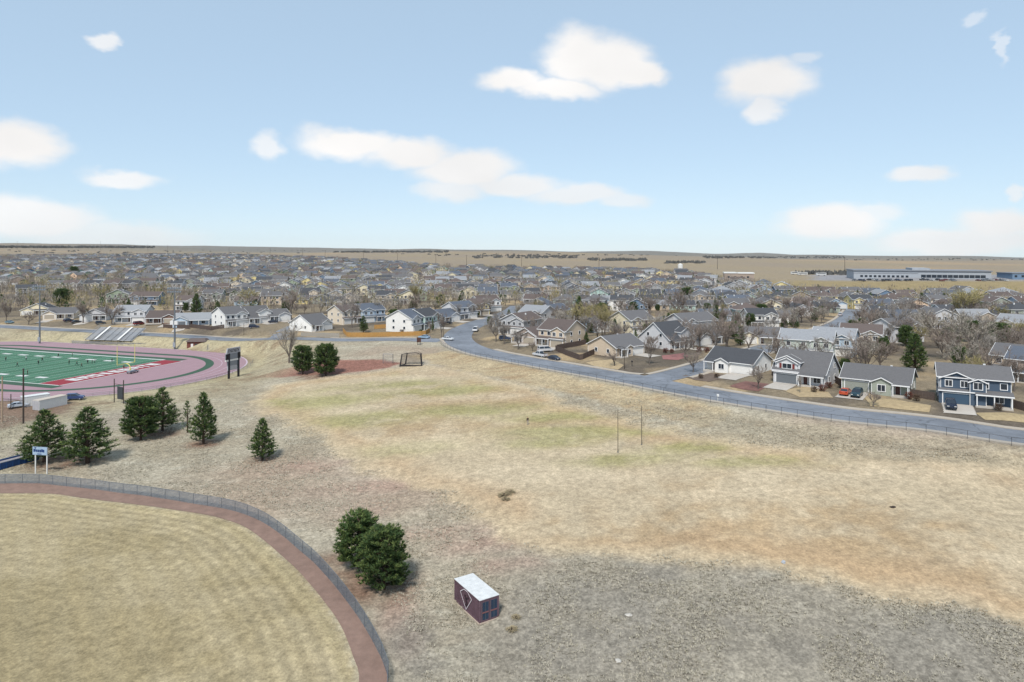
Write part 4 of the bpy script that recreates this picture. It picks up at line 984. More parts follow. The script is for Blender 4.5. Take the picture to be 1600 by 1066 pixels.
def pine_meshes(seed, h=9., r=2.8, shape='cone', dens_=1.0, tuft=.5, base=.07):
    rr = random.Random(seed); tk, cr = MB(), MB()
    tk.tube([(0, 0, -.3), (0, 0, h * .5), (0, 0, h * .96)], [h * .02 + .06, h * .012 + .04, .02], 7)
    z = h * base
    while z < h * .985:
        t = (z / h - base) / (1 - base)
        if shape == 'cone': rad = r * (1 - t) ** .8 * min(1, .62 + t * 4)
        elif shape == 'round': rad = r * math.sqrt(max(0, 1 - ((t - .36) / .66) ** 2)) if t > .36 else r * (.5 + .5 * math.sqrt(max(0, 1 - ((.36 - t) / .42) ** 2)))
        else: rad = r * (1 - t) ** .6
        nb = max(3, int((5 + rad * 2.2) * dens_))
        for i in range(nb):
            a = rr.uniform(0, 2 * math.pi); L = rad * rr.uniform(.72, 1.12) + .1; lift = .15 + t * .7 + rr.uniform(-.1, .15)
            d = Vector((math.cos(a), math.sin(a), lift)).normalized(); p0 = Vector((0, 0, z)); tip = p0 + d * L; tip.z += .12 * L
            if L > .6: tri_twig(tk, p0, (tip - p0).normalized(), (tip - p0).length, .09, rr)
            nt = max(2, int(L * 2.6 * dens_))
            for k in range(nt):
                s = 1 - (k / nt) * .72 * rr.uniform(.6, 1); q = p0.lerp(tip, s) + Vector((rr.uniform(-.16, .16), rr.uniform(-.16, .16), rr.uniform(-.1, .14)))
                m = 1 if rr.random() < .33 else 0
                ax_ = (d + Vector((0, 0, .9))).normalized()
                for _ in range(7):
                    v = (ax_ + Vector((rr.uniform(-1, 1), rr.uniform(-1, 1), rr.uniform(-.7, 1))) * .95).normalized()
                    tri_twig(cr, q, v, tuft * rr.uniform(.7, 1.15), tuft * .24, rr, m)
        z += .27 if h > 5 else .2
    return tk.mesh('trunk', [M_PB]), cr.mesh('crown', [M_N1, M_N2])
def tree(kind, me, loc, rz, sc, label, cat='tree', group=None, twig=None):
    r = empty(kind, loc, rz); r.scale = (sc, sc, sc) if not isinstance(sc, tuple) else sc
    link('trunk', me[0], r); c = link('crown', me[1], r)
    if twig is not None: c.material_slots[0].link = 'OBJECT'; c.material_slots[0].material = twig
    return tag(r, label, cat, group)
PINES = [pine_meshes(1, 9, 2.9, 'cone'), pine_meshes(2, 9, 2.7, 'cone', 1.05), pine_meshes(3, 7.5, 3.0, 'round', 1.2, .55, .09), pine_meshes(4, 7.5, 3.0, 'round', 1.25, .55, .07), pine_meshes(5, 8, 2.4, 'cone', 1.1), pine_meshes(6, 6, 1.5, 'cone', .38, .42)]
def pine(px, py, pxh, v, label, wide=1.0, rz=0):
    p = G(px, py); h0 = {0: 9, 1: 9, 2: 7.5, 3: 7.5, 4: 8, 5: 6}[v]; s = pxh * p.y / F / h0
    return tree('pine_tree', PINES[v], p, rz, (s * wide, s * wide, s), label, 'tree', 'pine trees on the school slope')
pine(560, 888, 77, 2, 'rounded dark pine behind its fuller twin next to the curved fence', 1.16, 1)
pine(600, 921, 85, 3, 'full rounded pine in front, nearest to the shipping container', 1.2, 2)
pine(410, 719, 63, 4, 'lone conical pine standing on the bare slope', 1.15, 1)
pine(318, 694, 78, 4, 'tall conical pine at the right end of the middle row', 1.0, 3)
pine(293, 676, 48, 5, 'small sparse pine between two larger ones', .9, 0)
pine(220, 688, 60, 2, 'broad pine at the left of the middle pair', 1.15, 4)
pine(254, 673, 66, 0, 'taller pine at the right of the middle pair', 1.3, 2)
pine(137, 724, 86, 1, 'large broad pine beside the blue and white sign', 1.6, 1)
pine(70, 722, 80, 0, 'large pine behind the blue and white sign', 1.55, 5)
pine(473, 585, 40, 2, 'left one of two bushy pines by the red infield', 1.05, 3)
pine(509, 587, 44, 3, 'right one of two bushy pines by the red infield', 1.1, 0)
BARE = [bare_meshes(10 + k, 8, *a) for k, a in enumerate(((.85, .55, 5), (.7, .8, 6), (.95, .4, 5), (.6, 1., 6), (.8, .7, 7), (1., .5, 6)))]
BIG = bare_meshes(40, 14, .75, .7, 8, .16, .085)
def bare(px, py, pxh, v, label, twig=0, wide=1.0, me=None, h0=8., group='bare trees'):
    p = G(px, py); s = pxh * p.y / F / h0
    return tree('bare_tree', me or BARE[v], p, px * .7, (s * wide, s * wide, s), label, 'tree', group, M_TWIG[twig])
bare(452, 567, 68, 0, 'big pale leafless tree left of the two bushy pines', 2, .95, BIG, 14.)
HANDTREES = [(1365, 636, 25, 4, 'small round leafless tree in a planter at the kerb', 1, 1.3), (1250, 628 - 14, 30, 1, 'thin bare sapling in the lawn of the dormer house', 0, .5),
 (1185, 608, 40, 2, 'dark bare tree in the red mulch bed', 1, 1.1), (1083, 582, 34, 4, 'round bare tree in the corner bed of the ranch house', 1, 1.2),
 (1070, 560, 42, 2, 'bare tree beside the red gravel yard', 1, 1.2), (1015, 570, 42, 3, 'tall twiggy bare tree by the tan corner house', 1, .9),
 (960, 572, 25, 2, 'low reddish bare tree in front of the tan corner house', 1, 1.5), (1137, 543, 30, 3, 'slim bare street tree across the side street', 1, .7),
 (1170, 552, 46, 5, 'wide bare tree behind the corner ranch house', 1, 1.2), (1215, 552, 44, 2, 'spreading bare tree behind the ranch house gable', 1, 1.1),
 (810, 546, 32, 4, 'grey bare tree on the inner verge of the bend', 0, 1.2), (775, 534, 36, 4, 'rounded bare tree at the inner bend', 0, 1.2), (788, 538, 36, 1, 'second bare tree at the inner bend', 0, 1.0),
 (690, 529, 42, 3, 'slim bare street tree at the road fork', 1, .7), (672, 524, 24, 3, 'narrow rust-coloured tree by the white gabled house', 1, .5),
 (832, 549, 16, 4, 'small bare tree in front of the brown ranch house', 1, 1.1), (1400, 530, 58, 0, 'large grey bare tree in the middle of the right-hand gardens', 0, 1.1),
 (1520, 560, 70, 5, 'broad pale bare tree behind the navy house', 2, 1.2), (1470, 545, 62, 5, 'broad pale bare tree left of the dark conifers', 2, 1.2), (1345, 572, 56, 1, 'brown bare tree behind the grey-green house', 1, 1.1),
 (1375, 580, 56, 5, 'wide brown bare tree behind the grey-green house', 1, 1.15), (1550, 598, 60, 2, 'bare tree behind the navy house roof', 1, 1.2), (1500, 592, 60, 5, 'pale bare tree right behind the navy house', 2, 1.2), (1585, 612, 60, 1, 'bare tree beside the navy house porch', 1, 1.0),
 (1505, 510, 66, 1, 'yellow-green willow on the right in early leaf', 3, 1.2), (1520, 500, 50, 3, 'second yellow-green willow on the right', 3, 1.2), (650, 480, 40, 1, 'yellow willow behind the bend', 3, 1.2),
 (925, 515, 42, 4, 'yellow-green bushy willow left of the tan house', 3, 1.3), (945, 528, 50, 1, 'yellow-green willow with several stems', 3, 1.0), (905, 520, 46, 4, 'olive willow behind the two-storey tan house', 3, 1.2), (390, 480, 30, 4, 'pale round willow behind the white houses', 3, 1.3),
 (160, 474, 30, 5, 'orange-brown bushy tree in front of the taupe houses', 3, 1.2), (600, 500, 44, 2, 'large bare tree behind the golden fence', 2, 1.2), (550, 512, 50, 2, 'tall bare tree over the beige two-storey house', 0, .8),
 (175, 508, 34, 5, 'bare tree in front of the long-porched house', 1, 1.2), (130, 505, 34, 1, 'bare tree in front of the gabled grey house', 1, 1.2), (10, 502, 30, 3, 'bare tree at the left edge above the stadium road', 1, 1.0), (45, 508, 22, 4, 'low brown thicket tree by the stadium road', 1, 1.3), (455, 500, 50, 3, 'bare tree in the side street yard', 1, .8), (1060, 500, 56, 2, 'bare tree on the verge of the back street', 1, 1.0)]
for (px, py, hh, v, lb, tw_, wd) in HANDTREES: bare(px, py, hh, v, lb, tw_, wd)
EVER = [(1430, 580, 56, 4, 'dark conifer between the grey-green and the navy house', 1.2), (1560, 545, 36, 2, 'broad dark conifer in the right-hand gardens', 1.3), (1520, 535, 30, 2, 'dark conifer under the willow', 1.1), (1495, 540, 30, 0, 'narrow dark conifer among pale bare trees', .8),
 (905, 500, 36, 4, 'tall dark conifer behind the willows', .9), (1073, 474, 22, 2, 'round dark green tree at the centre of the rooftops', 1.3), (868, 520, 22, 0, 'small dark conifer behind the two-storey tan house', .8),
 (307, 492, 32, 4, 'green conifer right of the right light pole', 1.1), (96, 478, 24, 2, 'dark bushy conifer behind the left light pole', 1.3), (115, 432, 14, 2, 'dark round conifer in the left rooftops', 1.4), (722, 470, 16, 4, 'dark conifer among roofs above the bend', 1.0), (690, 476, 14, 2, 'round dark conifer among roofs above the bend', 1.1), (568, 520, 26, 0, 'grey-green spruce behind the golden fence', 1.0),
 (993, 546, 30, 0, 'slim blue-green spruce between cream and charcoal houses', .6), (615, 508, 22, 2, 'dark juniper behind the white gabled house', 1.1), (676, 518, 20, 4, 'dark columnar cypress on the outer verge', .45), (1340, 470, 16, 4, 'dark conifer beside the cul-de-sac', 1.0), (1440, 480, 22, 4, 'dark conifer in the far right rows', 1.0), (1475, 482, 24, 0, 'second dark conifer in the far right rows', .9), (1205, 488, 18, 4, 'dark conifer beside the pale grey house row', .9), (1190, 500, 22, 2, 'bushy dark conifer behind the big pale grey house', 1.1)]
for (px, py, hh, v, lb, wd) in EVER:
    p = G(px, py); s = hh * p.y / F / {0: 9, 2: 7.5, 4: 8}[v]; tree('conifer_tree', PINES[v], p, px, (s * wd, s * wd, s), lb, 'tree', 'conifers among the houses')
# trees of the gardens farther back
SP = 12.0; hgrid = defaultdict(list)
for (hx, hy, hr) in HOUSES: hgrid[(int(hx // 25), int(hy // 25))].append((hx, hy))
def free(x, y, r):
    i, j = int(x // 25), int(y // 25)
    for a in (-1, 0, 1):
        for b in (-1, 0, 1):
            for (hx, hy) in hgrid[(i + a, j + b)]:
                if (hx - x) ** 2 + (hy - y) ** 2 < r * r: return False
    return np.min((LINES[:, 0] - x) ** 2 + (LINES[:, 1] - y) ** 2) > 49
rt = random.Random(9); cands = []
for _ in range(52000):
    y = math.sqrt(rt.uniform(160 ** 2, 1750 ** 2)); x = rt.uniform(-.8, .8) * y
    if rt.random() < (.35 if y > 600 else 0): continue
    px, py = proj(x, y, T(x, y))
    if py < neigh_row(px) + .5 or not -20 < px < 1620: continue
    rr_ = np.interp(px, [0,300,500,690,716,735,800,850,1000,1150,1300,1600], [498,514,520,518,500,516,524,532,545,572,596,622])
    if py > rr_ or (px < 700 and py > 492): continue
    if rt.random() < (.08 if px < 1000 else .02): continue
    if 1385 < px < 1470 and py > 545: continue
    if not free(x, y, 6.4 if y > 230 else 8.2): continue
    cands.append((x, y, px))
cands.sort(key=lambda c: c[1])
keep = []; tg = defaultdict(list)
for c in cands:
    k = (int(c[0] // 3.0), int(c[1] // 3.0))
    if any(tg[(k[0] + a, k[1] + b)] for a in (-1, 0, 1) for b in (-1, 0, 1)): continue
    tg[k].append(1); keep.append(c)
conif = [c for i, c in enumerate(keep) if i % 5 == 2]; bares = [c for i, c in enumerate(keep) if i % 5 != 2]
IB, FB = bares[:300 - len(HANDTREES) - 1], bares[300 - len(HANDTREES) - 1:]
IC, FCN = conif[:90], conif[90:]
tl = []
for (x, y, px) in IB:
    v = rt.randrange(6); tw_ = rt.choice([0, 0, 1, 1, 1, 2, 0, 3] if rt.random() < .6 else [0, 1, 1])
    s = rt.uniform(.7, 1.25)
    r_ = tree('bare_tree', BARE[v], on(x, y), rt.uniform(0, 6), (s * rt.uniform(.9, 1.25), s * rt.uniform(.9, 1.25), s), None, None, 'bare trees', M_TWIG[tw_]); tl.append((r_, ('grey', 'brown', 'pale', 'yellowish')[tw_], y, px))
gr = defaultdict(list)
for t in tl:
    gr[(t[1], 'nearer gardens' if t[2] < 330 else 'middle gardens' if t[2] < 480 else 'farther gardens', 'left' if t[3] < 533 else 'middle' if t[3] < 1067 else 'right')].append(t)
for (c_, d_, s_2), lst in gr.items():
    lst.sort(key=lambda t: t[3])
    for i, t in enumerate(lst): tag(t[0], f'{c_} bare tree, {d_}, {s_2} third of picture, {ordw(i + 1)} such from left', 'tree')
cg = []
for (x, y, px) in IC:
    v = rt.choice([0, 2, 4]); s = rt.uniform(.45, .85); cg.append((tree('conifer_tree', PINES[v], on(x, y), rt.uniform(0, 6), s, None, None, 'conifers among the houses'), px))
cg.sort(key=lambda t: t[1])
for i, (o, px) in enumerate(cg): tag(o, f'dark conifer among the houses, {ordw(i + 1)} of the garden conifers counted from the left', 'tree')
mbt_, mbc_ = MB(), MB()
for (x, y, px) in FB:
    z = T(x, y); h = rt.uniform(5.5, 9.5); w_ = h * rt.uniform(.35, .55); m = rt.choice([0, 0, 1, 1, 2, 3])
    mbt_.tube([(x, y, z), (x, y, z + h * .5)], [.2, .08], 4, 4, cap=False)
    for _ in range(60):
        a, b = rt.uniform(0, 6.28), rt.gauss(0, .5); q = Vector((x + math.cos(a) * w_ * rt.random() ** .6, y + math.sin(a) * w_ * rt.random() ** .6, z + h * rt.uniform(.25, .9)))
        tri_twig(mbt_, q, Vector((math.cos(a) * .5, math.sin(a) * .5, 1)).normalized(), h * .24, .26, rt, m)
for (x, y, px) in FCN:
    z = T(x, y); h = rt.uniform(4, 8); w_ = h * .28
    for _ in range(60):
        t = rt.random(); a = rt.uniform(0, 6.28); q = Vector((x + math.cos(a) * w_ * (1 - t), y + math.sin(a) * w_ * (1 - t), z + h * t * .9))
        tri_twig(mbc_, q, Vector((math.cos(a), math.sin(a), .6)).normalized(), h * .16, .6, rt, 0)
if FB: tag(mbt_.build('far_bare_trees', M_TWIG + [M_BARK]), 'haze of distant leafless trees between the far rooftops', 'trees', None, 'stuff')
if FCN: tag(mbc_.build('far_conifers', [M_N1]), 'scattered dark distant conifers between the far rooftops', 'trees', None, 'stuff')
# scrub and tree belts on the horizon prairie
mh = MB(); M_SCRUB = mat('distant scrub', tuple(alb(112, 112, 110)), rough=.95, var=0)
for (x0, x1, y0, y1, n_, hh) in ((0, 240, 386, 388, 420, 9), (520, 700, 393, 395, 200, 7), (740, 900, 400, 404, 90, 5), (920, 1010, 405, 408, 80, 5), (1040, 1100, 410, 412, 40, 5), (1100, 1320, 401, 404, 200, 7), (1250, 1330, 428, 430, 26, 5), (0, 520, 391, 396, 50, 4), (1300, 1600, 404, 407, 60, 4), (600, 1100, 397, 400, 40, 4)):
    for _ in range(n_):
        px = rt.uniform(x0, x1); p = G(px, rt.uniform(y0, y1) + (x1 - px) * 0)
        for _k in range(8):
            a = rt.uniform(0, 6.28); h = hh * rt.uniform(.5, 1.2); q = p + Vector((rt.uniform(-5, 5), rt.uniform(-4, 4), 0)); tri_twig(mh, q, Vector((math.cos(a) * .3, math.sin(a) * .3, 1)).normalized(), h, 5, rt)
tag(mh.build('prairie_scrub', M_SCRUB), 'belts of dark scrub and trees along the prairie horizon', 'scrub', None, 'stuff')
print('trees', len(IB), len(FB), len(IC), len(FCN))

# ------------------------------------------------------------------ fences
M_STEEL = mat('galvanised steel', tuple(alb(150, 156, 164)), rough=.45, var=.08, metal=.6)
M_DKST = mat('dark steel', tuple(alb(70, 74, 80)), rough=.5, var=.08)
M_MESH = mat('chain-link fabric', tuple(alb(150, 158, 168)), rough=.6, var=0, alpha=.16)
M_SCREEN = mat('grey wind screen', tuple(alb(126, 136, 150)), rough=.8, var=.12, scale=1.2, alpha=.62)
def chain_fence(name, curve, h, step, fabric, label, rail=M_STEEL, post_r=.035):
    c = dens(np.asarray(curve), step); root = empty(name, on(*c[0])); o = Vector(root.location)
    pm = MB(); pm.tube([(0, 0, -.2), (0, 0, h)], post_r, 6); pme = pm.mesh('post', [rail])
    P = [on(*q) - o for q in c]
    for p in P: link('post', pme, root, p)
    for a, b in zip(P[:-1], P[1:]):
        f = MB(); f.poly([a + Vector((0, 0, .03)), b + Vector((0, 0, .03)), b + Vector((0, 0, h - .03)), a + Vector((0, 0, h - .03))]); f.build('fabric_panel', fabric, root)
        r = MB(); r.tube([a + Vector((0, 0, h)), b + Vector((0, 0, h))], .03, 5); r.build('top_rail', rail, root)
    return tag(root, label, 'fence')
chain_fence('chain_link_fence', FENCE, 1.7, 3.0, M_SCREEN, 'curved chain-link fence with grey wind screen around the outfield', M_STEEL, .045)
chain_fence('chain_link_fence', offs(np.array([q for q in MAIN if q[1] < 255]), HW + 2.4), 1.5, 3.1, M_MESH, 'long low chain-link fence following the near side of the main road', M_DKST)
TF = np.array([FW(50.6 * math.cos(t), 12.7 - 50.6 * math.sin(t))[:2] for t in np.linspace(math.pi, .9, 40)])
chain_fence('chain_link_fence', np.vstack([[FW(-50.6, 45)[:2], FW(-50.6, 28)[:2]], TF]), 1.2, 4.0, M_MESH, 'low chain-link fence around the end of the running track', M_STEEL)
def board_fence(pxs, material, label, h=1.75, step=2.4):
    c = dens(W2(pxs), step); root = empty('board_fence', on(*c[0])); o = Vector(root.location); P = [on(*q) - o for q in c]
    pm = MB(); pm.box(-.06, .06, -.06, .06, -.2, h + .08); pme = pm.mesh('post', [material])
    for p in P: link('post', pme, root, p)
    for a, b in zip(P[:-1], P[1:]):
        f = MB(); n_ = max(2, int((b - a).length / .3))
        for k in range(n_):
            q0, q1 = a.lerp(b, (k + .04) / n_), a.lerp(b, (k + .96) / n_); hh = h + (k % 3) * .015
            f.beam(q0 + Vector((0, 0, hh / 2)), q1 + Vector((0, 0, hh / 2)), .03, hh)
        tag(f.build('picket_panel', material, root), kind='stuff')
    return tag(root, label, 'fence')
board_fence([(536, 519), (542, 526.5), (580, 526.5), (620, 525.5), (664, 524), (672, 519)], M_GOLDW, 'golden wooden board fence along the road below the white gabled house')
board_fence([(585, 514), (606, 513)], M_GOLDW, 'short golden board fence behind the long golden one')
board_fence([(868, 548), (886, 556), (908, 564), (931, 553)], M_DARKW, 'dark brown board fence around the yard of the tan corner house')
board_fence([(870, 547), (915, 538)], M_DARKW, 'dark brown board fence below the two-storey tan house')
board_fence([(1410, 618), (1460, 626)], M_DARKW, 'grey board fence between the grey-green and the navy house')
board_fence([(1570, 634), (1625, 650)], M_DARKW, 'dark board fence right of the navy house')
board_fence([(1206, 586), (1210, 592)], M_DARKW, 'short dark fence left of the dormer house')
board_fence([(1304, 598), (1314, 604)], M_DARKW, 'brown fence piece right of the dormer house')
board_fence([(296, 512), (330, 516.5), (350, 513)], M_DARKW, 'dark board fence beside the white plain-gabled house')
board_fence([(470, 526), (530, 528)], mat('grey fence boards', tuple(alb(186, 178, 166)), rough=.9, var=.15, scale=3), 'pale grey board fence below the long white ranch house')
board_fence([(255, 512.5), (296, 514)], M_DARKW, 'dark fence in front of the pale blue single-storey house')

# ------------------------------------------------------------------ shipping container with the painted home plate
M_PLUM = mat('plum painted steel', tuple(alb(122, 96, 108)), rough=.6, var=.28, scale=.9)
M_PLUMD = mat('dark plum emblem', tuple(alb(62, 46, 58)), rough=.6, var=.05)
M_NAVY = mat('navy door panel', tuple(alb(52, 72, 96)), rough=.55, var=.12, scale=2)
M_ROOFW = mat('white sheet roof', tuple(alb(232, 234, 234) * 1.15), rough=.6, var=.16, scale=1.6)
def shipping_container():
    a = G(712, 938); b = G(750, 976.5)                                       # foot of the long side, far end to near corner
    d = (b - a); d.z = 0; L = 6.06; d.normalize(); yaw = math.atan2(d.y, d.x)
    z = min(T(b.x, b.y), T(a.x, a.y)) + .12
    root = empty('shipping_container', (b.x, b.y, z), yaw); W_, H = 2.44, 2.6   # local: near corner at origin, long side along -x, width along +y
    bd = MB()
    for side_y, s in ((0, -1), (W_, 1)):
        x = -.12; k = 0
        while x > -L + .15:                                                   # corrugated side sheets
            y0 = side_y + (0 if k % 2 == 0 else -.04 * s)
            bd.box(x - .14, x, min(y0, y0 - .03 * s), max(y0, y0 - .03 * s), .12, H - .1)
            x -= .14; k += 1
    bd.box(-L + .02, -L + .06, .05, W_ - .05, .1, H - .1)
    bd.box(-.1, -.04, .08, W_ - .08, .1, H - .1)
    bd.build('wall', M_PLUM, root)
    fr = MB()
    for x in (-.06, -L + .06):
        for y in (.02, W_ - .02): fr.box(x - .08, x + .08, y - .08, y + .08, 0, H)
    for y in (.0, W_): fr.box(-L, 0, y - .06, y + .06, H - .14, H - .01); fr.box(-L, 0, y - .06, y + .06, 0, .13)
    fr.box(-.07, .05, 0, W_, H - .15, H - .012); fr.box(-.07, .05, 0, W_, .0, .13); fr.box(-L - .03, -L + .07, 0, W_, H - .15, H - .012)
    fr.build('frame', M_PLUM, root)
    rf = MB(); rf.box(-L - .05, .07, -.09, W_ + .09, H, H + .05)
    for k in range(12): rf.box(-L + .3 + k * .48, -L + .34 + k * .48, .1, W_ - .1, H + .05, H + .062)
    rf.build('roof', M_ROOFW, root)
    for k in (0, 1):
        y0 = .12 + k * 1.12; dr = MB(); dr.box(-.02, .035, y0, y0 + 1.08, .16, H - .18); do = dr.build('door', M_PLUM, root)
        for (z0, z1) in ((.3, 1.0), (1.25, 2.28)):
            p = MB(); p.box(.036, .05, y0 + .2, y0 + .98, z0, z1); p.build('panel', M_NAVY, do)
        for yy in (y0 + .08, y0 + .56): p = MB(); p.tube([(.07, yy, .15), (.07, yy, H - .2)], .02, 6); p.build('lock_rod', M_STEEL, do)
        p = MB(); p.box(.05, .09, y0 + .1, y0 + .95, 1.08, 1.18); p.build('handle_bar', mat('faded red paint', tuple(alb(150, 104, 104)), rough=.6), do)
    sk = MB(); sk.beam((-L * .55, -.16, .02), (.05, -.16, .02), .12, .14); sk.beam((.12, -.1, .02), (.12, W_, .02), .12, .14); sk.beam((-L, -.14, .02), (-L * .72, -.14, .02), .1, .12); sk.build('skid_timber', mat('pale timber', tuple(alb(214, 196, 178)), rough=.9), root)
    # home-plate outline and dark player emblem painted on the long side
    lg = MB(); Q = [(-4.55, 1.8), (-3.66, 2.4), (-2.85, 2.42), (-1.82, 1.92), (-3.15, .24)]
    for k in range(5):
        p, q = Q[k], Q[(k + 1) % 5]; lg.beam((p[0], -.062 - k * .001, p[1]), (q[0], -.062 - k * .001, q[1]), .012, .085, up=(0, -1, .01)) if False else lg.beam((p[0], -.066 - k * .001, p[1]), (q[0], -.066 - k * .001, q[1]), .085, .012, up=(0, -1, 0))
    lg.build('home_plate_outline', mat('white emblem paint', tuple(alb(226, 218, 224) * 1.2), rough=.7), root)
    em = MB()
    for (p, q, w_) in (((-3.35, 1.55), (-3.0, 1.05), .34), ((-3.0, 1.1), (-3.3, .55), .2), ((-3.0, 1.1), (-2.75, .75), .18), ((-3.3, 1.5), (-2.6, 1.75), .15), ((-2.6, 1.72), (-2.9, 2.05), .1), ((-3.45, 1.85), (-3.4, 1.62), .26)):
        em.beam((p[0], -.064, p[1]), (q[0], -.064, q[1]), w_, .01, up=(0, -1, 0))
    em.build('player_emblem', M_PLUMD, root)
    return tag(root, 'plum shipping container with white roof and painted home-plate outline', 'container')
shipping_container()

# ------------------------------------------------------------------ stadium furniture
M_YEL = mat('yellow goalpost paint', tuple(alb(232, 220, 130) * 1.2), rough=.5, var=.03)
M_BLACK = mat('black paint', tuple(alb(44, 42, 48)), rough=.6, var=.1)
M_ALU = mat('aluminium', tuple(alb(190, 198, 206)), rough=.4, var=.08, metal=.3)
M_WHITE = mat('white paint', tuple(alb(236, 236, 234) * 1.2), rough=.6, var=.05)
M_WOODP = mat('dark pole wood', tuple(alb(84, 74, 68)), rough=.9, var=.2)
def yaw_of(v): return math.atan2(v[1], v[0])
root = empty('goalpost', FW(0, -1.6, 0), yaw_of(E1))
m = MB(); pts = [(0, 0, 0), (0, 0, 1.6)] + [(0, 1.9 * (1 - math.cos(t)), 1.6 + 1.45 * math.sin(t)) for t in np.linspace(.2, math.pi / 2, 6)]
m.tube(pts, .14, 8); m.build('gooseneck', M_YEL, root)
m = MB(); m.tube([(-3.55, 1.9, 3.05), (3.55, 1.9, 3.05)], .11, 8); m.build('crossbar', M_YEL, root)
for s in (-1, 1): m = MB(); m.tube([(s * 3.55, 1.9, 3.0), (s * 3.55, 1.9, 9.4)], .1, 8); m.build('upright', M_YEL, root)
m = MB(); m.tube([(0, 0, 0), (0, 0, 1.5)], .3, 10); m.build('pad', M_YEL, root)
tag(root, 'yellow football goalpost at the maroon end zone', 'goalpost')
p = FW(-.5, -3.2, .1); root = empty('equipment_cart', p, yaw_of(E1) + .1)
m = MB(); m.box(-2.0, 2.0, -.8, .8, .42, .6); m.build('deck', M_STEEL, root); m = MB(); m.box(-1.9, 1.2, -.7, .7, .6, .95); m.build('padding', mat('grey vinyl', tuple(alb(160, 166, 176)), rough=.7), root)
for x in (-1.5, 1.5):
    for y in (-.7, .7): m = MB(); m.tube([(x, y - .08, .22), (x, y + .08, .22)], .22, 10); m.build('wheel', M_BLACK, root)
m = MB(); m.tube([(2, -.6, .6), (2, -.6, 1.3), (2, .6, 1.3), (2, .6, .6)], .03, 5); m.build('handle', M_STEEL, root)
tag(root, 'low grey equipment cart parked under the goalpost', 'cart')
# bleachers across the field
a, b = G(131, 537), G(219, 536); d = b - a; root = empty('bleachers', (a.x, a.y, T(a.x, a.y) + 1.2), yaw_of(d)); L = 25.0
M_BENCH = mat('bleacher plank', tuple(alb(206, 210, 216)), rough=.5, var=.08)
for k in range(11):
    m = MB(); m.box(0, L, .2 + k * .78, .55 + k * .78, .9 + k * .44, .95 + k * .44); m.build('bench_plank', M_BENCH, root)
    m = MB(); m.box(0, L, .56 + k * .78, .94 + k * .78, .55 + k * .44, .6 + k * .44); m.build('foot_plank', M_BENCH, root)
    m = MB(); m.box(0, L, .95 + k * .78, .97 + k * .78, .6 + k * .44, .92 + k * .44 + .05); m.build('riser_board', M_BENCH, root)
for k in range(8):
    x = .6 + k * (L - 1.2) / 7; m = MB(); m.beam((x, .1, .5), (x, 8.8, 5.4), .1, .14)
    for q in range(5): m.beam((x, .5 + q * 2, -1.8), (x, .5 + q * 2, .6 + q * 1.1), .08, .08)
    m.build('support_frame', M_DKST, root)
m = MB()
for x in (0, L):
    m.tube([(x, 0, 1.6), (x, 8.9, 6.5)], .05, 5); m.tube([(x, 0, 1.2), (x, 8.9, 6.0)], .04, 5)
    for q in range(6): m.tube([(x, q * 1.75, .5 + q * .97), (x, q * 1.75, 1.6 + q * .97)], .03, 5)
m.tube([(0, 8.95, 6.5), (L, 8.95, 6.5)], .04, 5); m.build('guard_rail', M_ALU, root)
for x in (6, 18): m = MB(); m.beam((x, .1, 1.0), (x, 8.6, 5.8), 1.0, .03); m.build('aisle', M_WHITE, root)
m = MB(); m.box(-6, L + 10, -.6, -.5, -1.2, .1); m.build('front_rail', mat('rail mesh', tuple(alb(150, 156, 164)), rough=.6, alpha=.4), root)
tag(root, 'aluminium bleachers on the bank beyond the running track', 'bleachers')
def light_pole(px, py, top_py, label, midbox):
    g = G(px, py); h = (py - top_py) * g.y / F; root = empty('light_pole', g)
    m = MB(); m.tube([(0, 0, -.3), (0, 0, h * .5), (0, 0, h)], [.42, .32, .2], 10); m.build('pole', M_STEEL, root)
    for z in (h - .3, h - 1.7):
        m = MB(); m.beam((-3.0, 0, z), (3.0, 0, z), .16, .18); m.build('crossarm', M_STEEL, root)
        for k in range(6):
            x = -2.6 + k * 1.04; m = MB(); m.tube([(x, -.1, z + .1), (x, -.45, z - .12), (x, -.85, z - .34)], [.14, .3, .44], 8); m.build('lamp', M_ALU, root)
    if midbox:
        for s in (-1, 1): m = MB(); m.box(s * .9 - .7, s * .9 + .7, -.9, -.1, h * .4, h * .4 + 1.6); m.build('loudspeaker', M_WHITE, root)
    m = MB(); m.box(-.5, .5, -.7, -.3, 1, 3); m.build('control_box', M_ALU, root)
    tag(root, label, 'light pole')
light_pole(62, 537, 446, 'tall grey stadium light pole at the left behind the track', False)
light_pole(273, 546, 449, 'tall grey stadium light pole with white loudspeakers right of the bleachers', True)
# brick ticket building
g = G(292, 545); root = empty('brick_building', g, .12)
m = MB(); m.box(0, 7.5, 0, 5, -.5, 2.9); m.build('wall', M_BRICK, root)
m = MB(); m.hexa([(-.5, -.6, 2.9), (8, -.6, 2.9), (8, 5.6, 2.9), (-.5, 5.6, 2.9), (.6, 1.2, 4.0), (6.9, 1.2, 4.0), (6.9, 3.8, 4.0), (.6, 3.8, 4.0)]); m.build('roof', MR['brown'], root)
for x in (1.6, 5.6): m = MB(); m.box(x, x + .95, -.06, .02, 0, 2.05); m.build('door', M_WHITE, root)
m = MB(); m.box(3.2, 4.8, -.06, .02, 1.0, 2.0); m.build('hatch', M_DKST, root)
tag(root, 'small red-brown brick building with two white doors near the light pole', 'building')
g = G(322, 548); root = empty('stair_bleacher', g, .3)
for k in range(5): m = MB(); m.box(0, 6, k * .7, k * .7 + .3, .4 + k * .4, .45 + k * .4); m.build('bench_plank', M_BENCH, root)
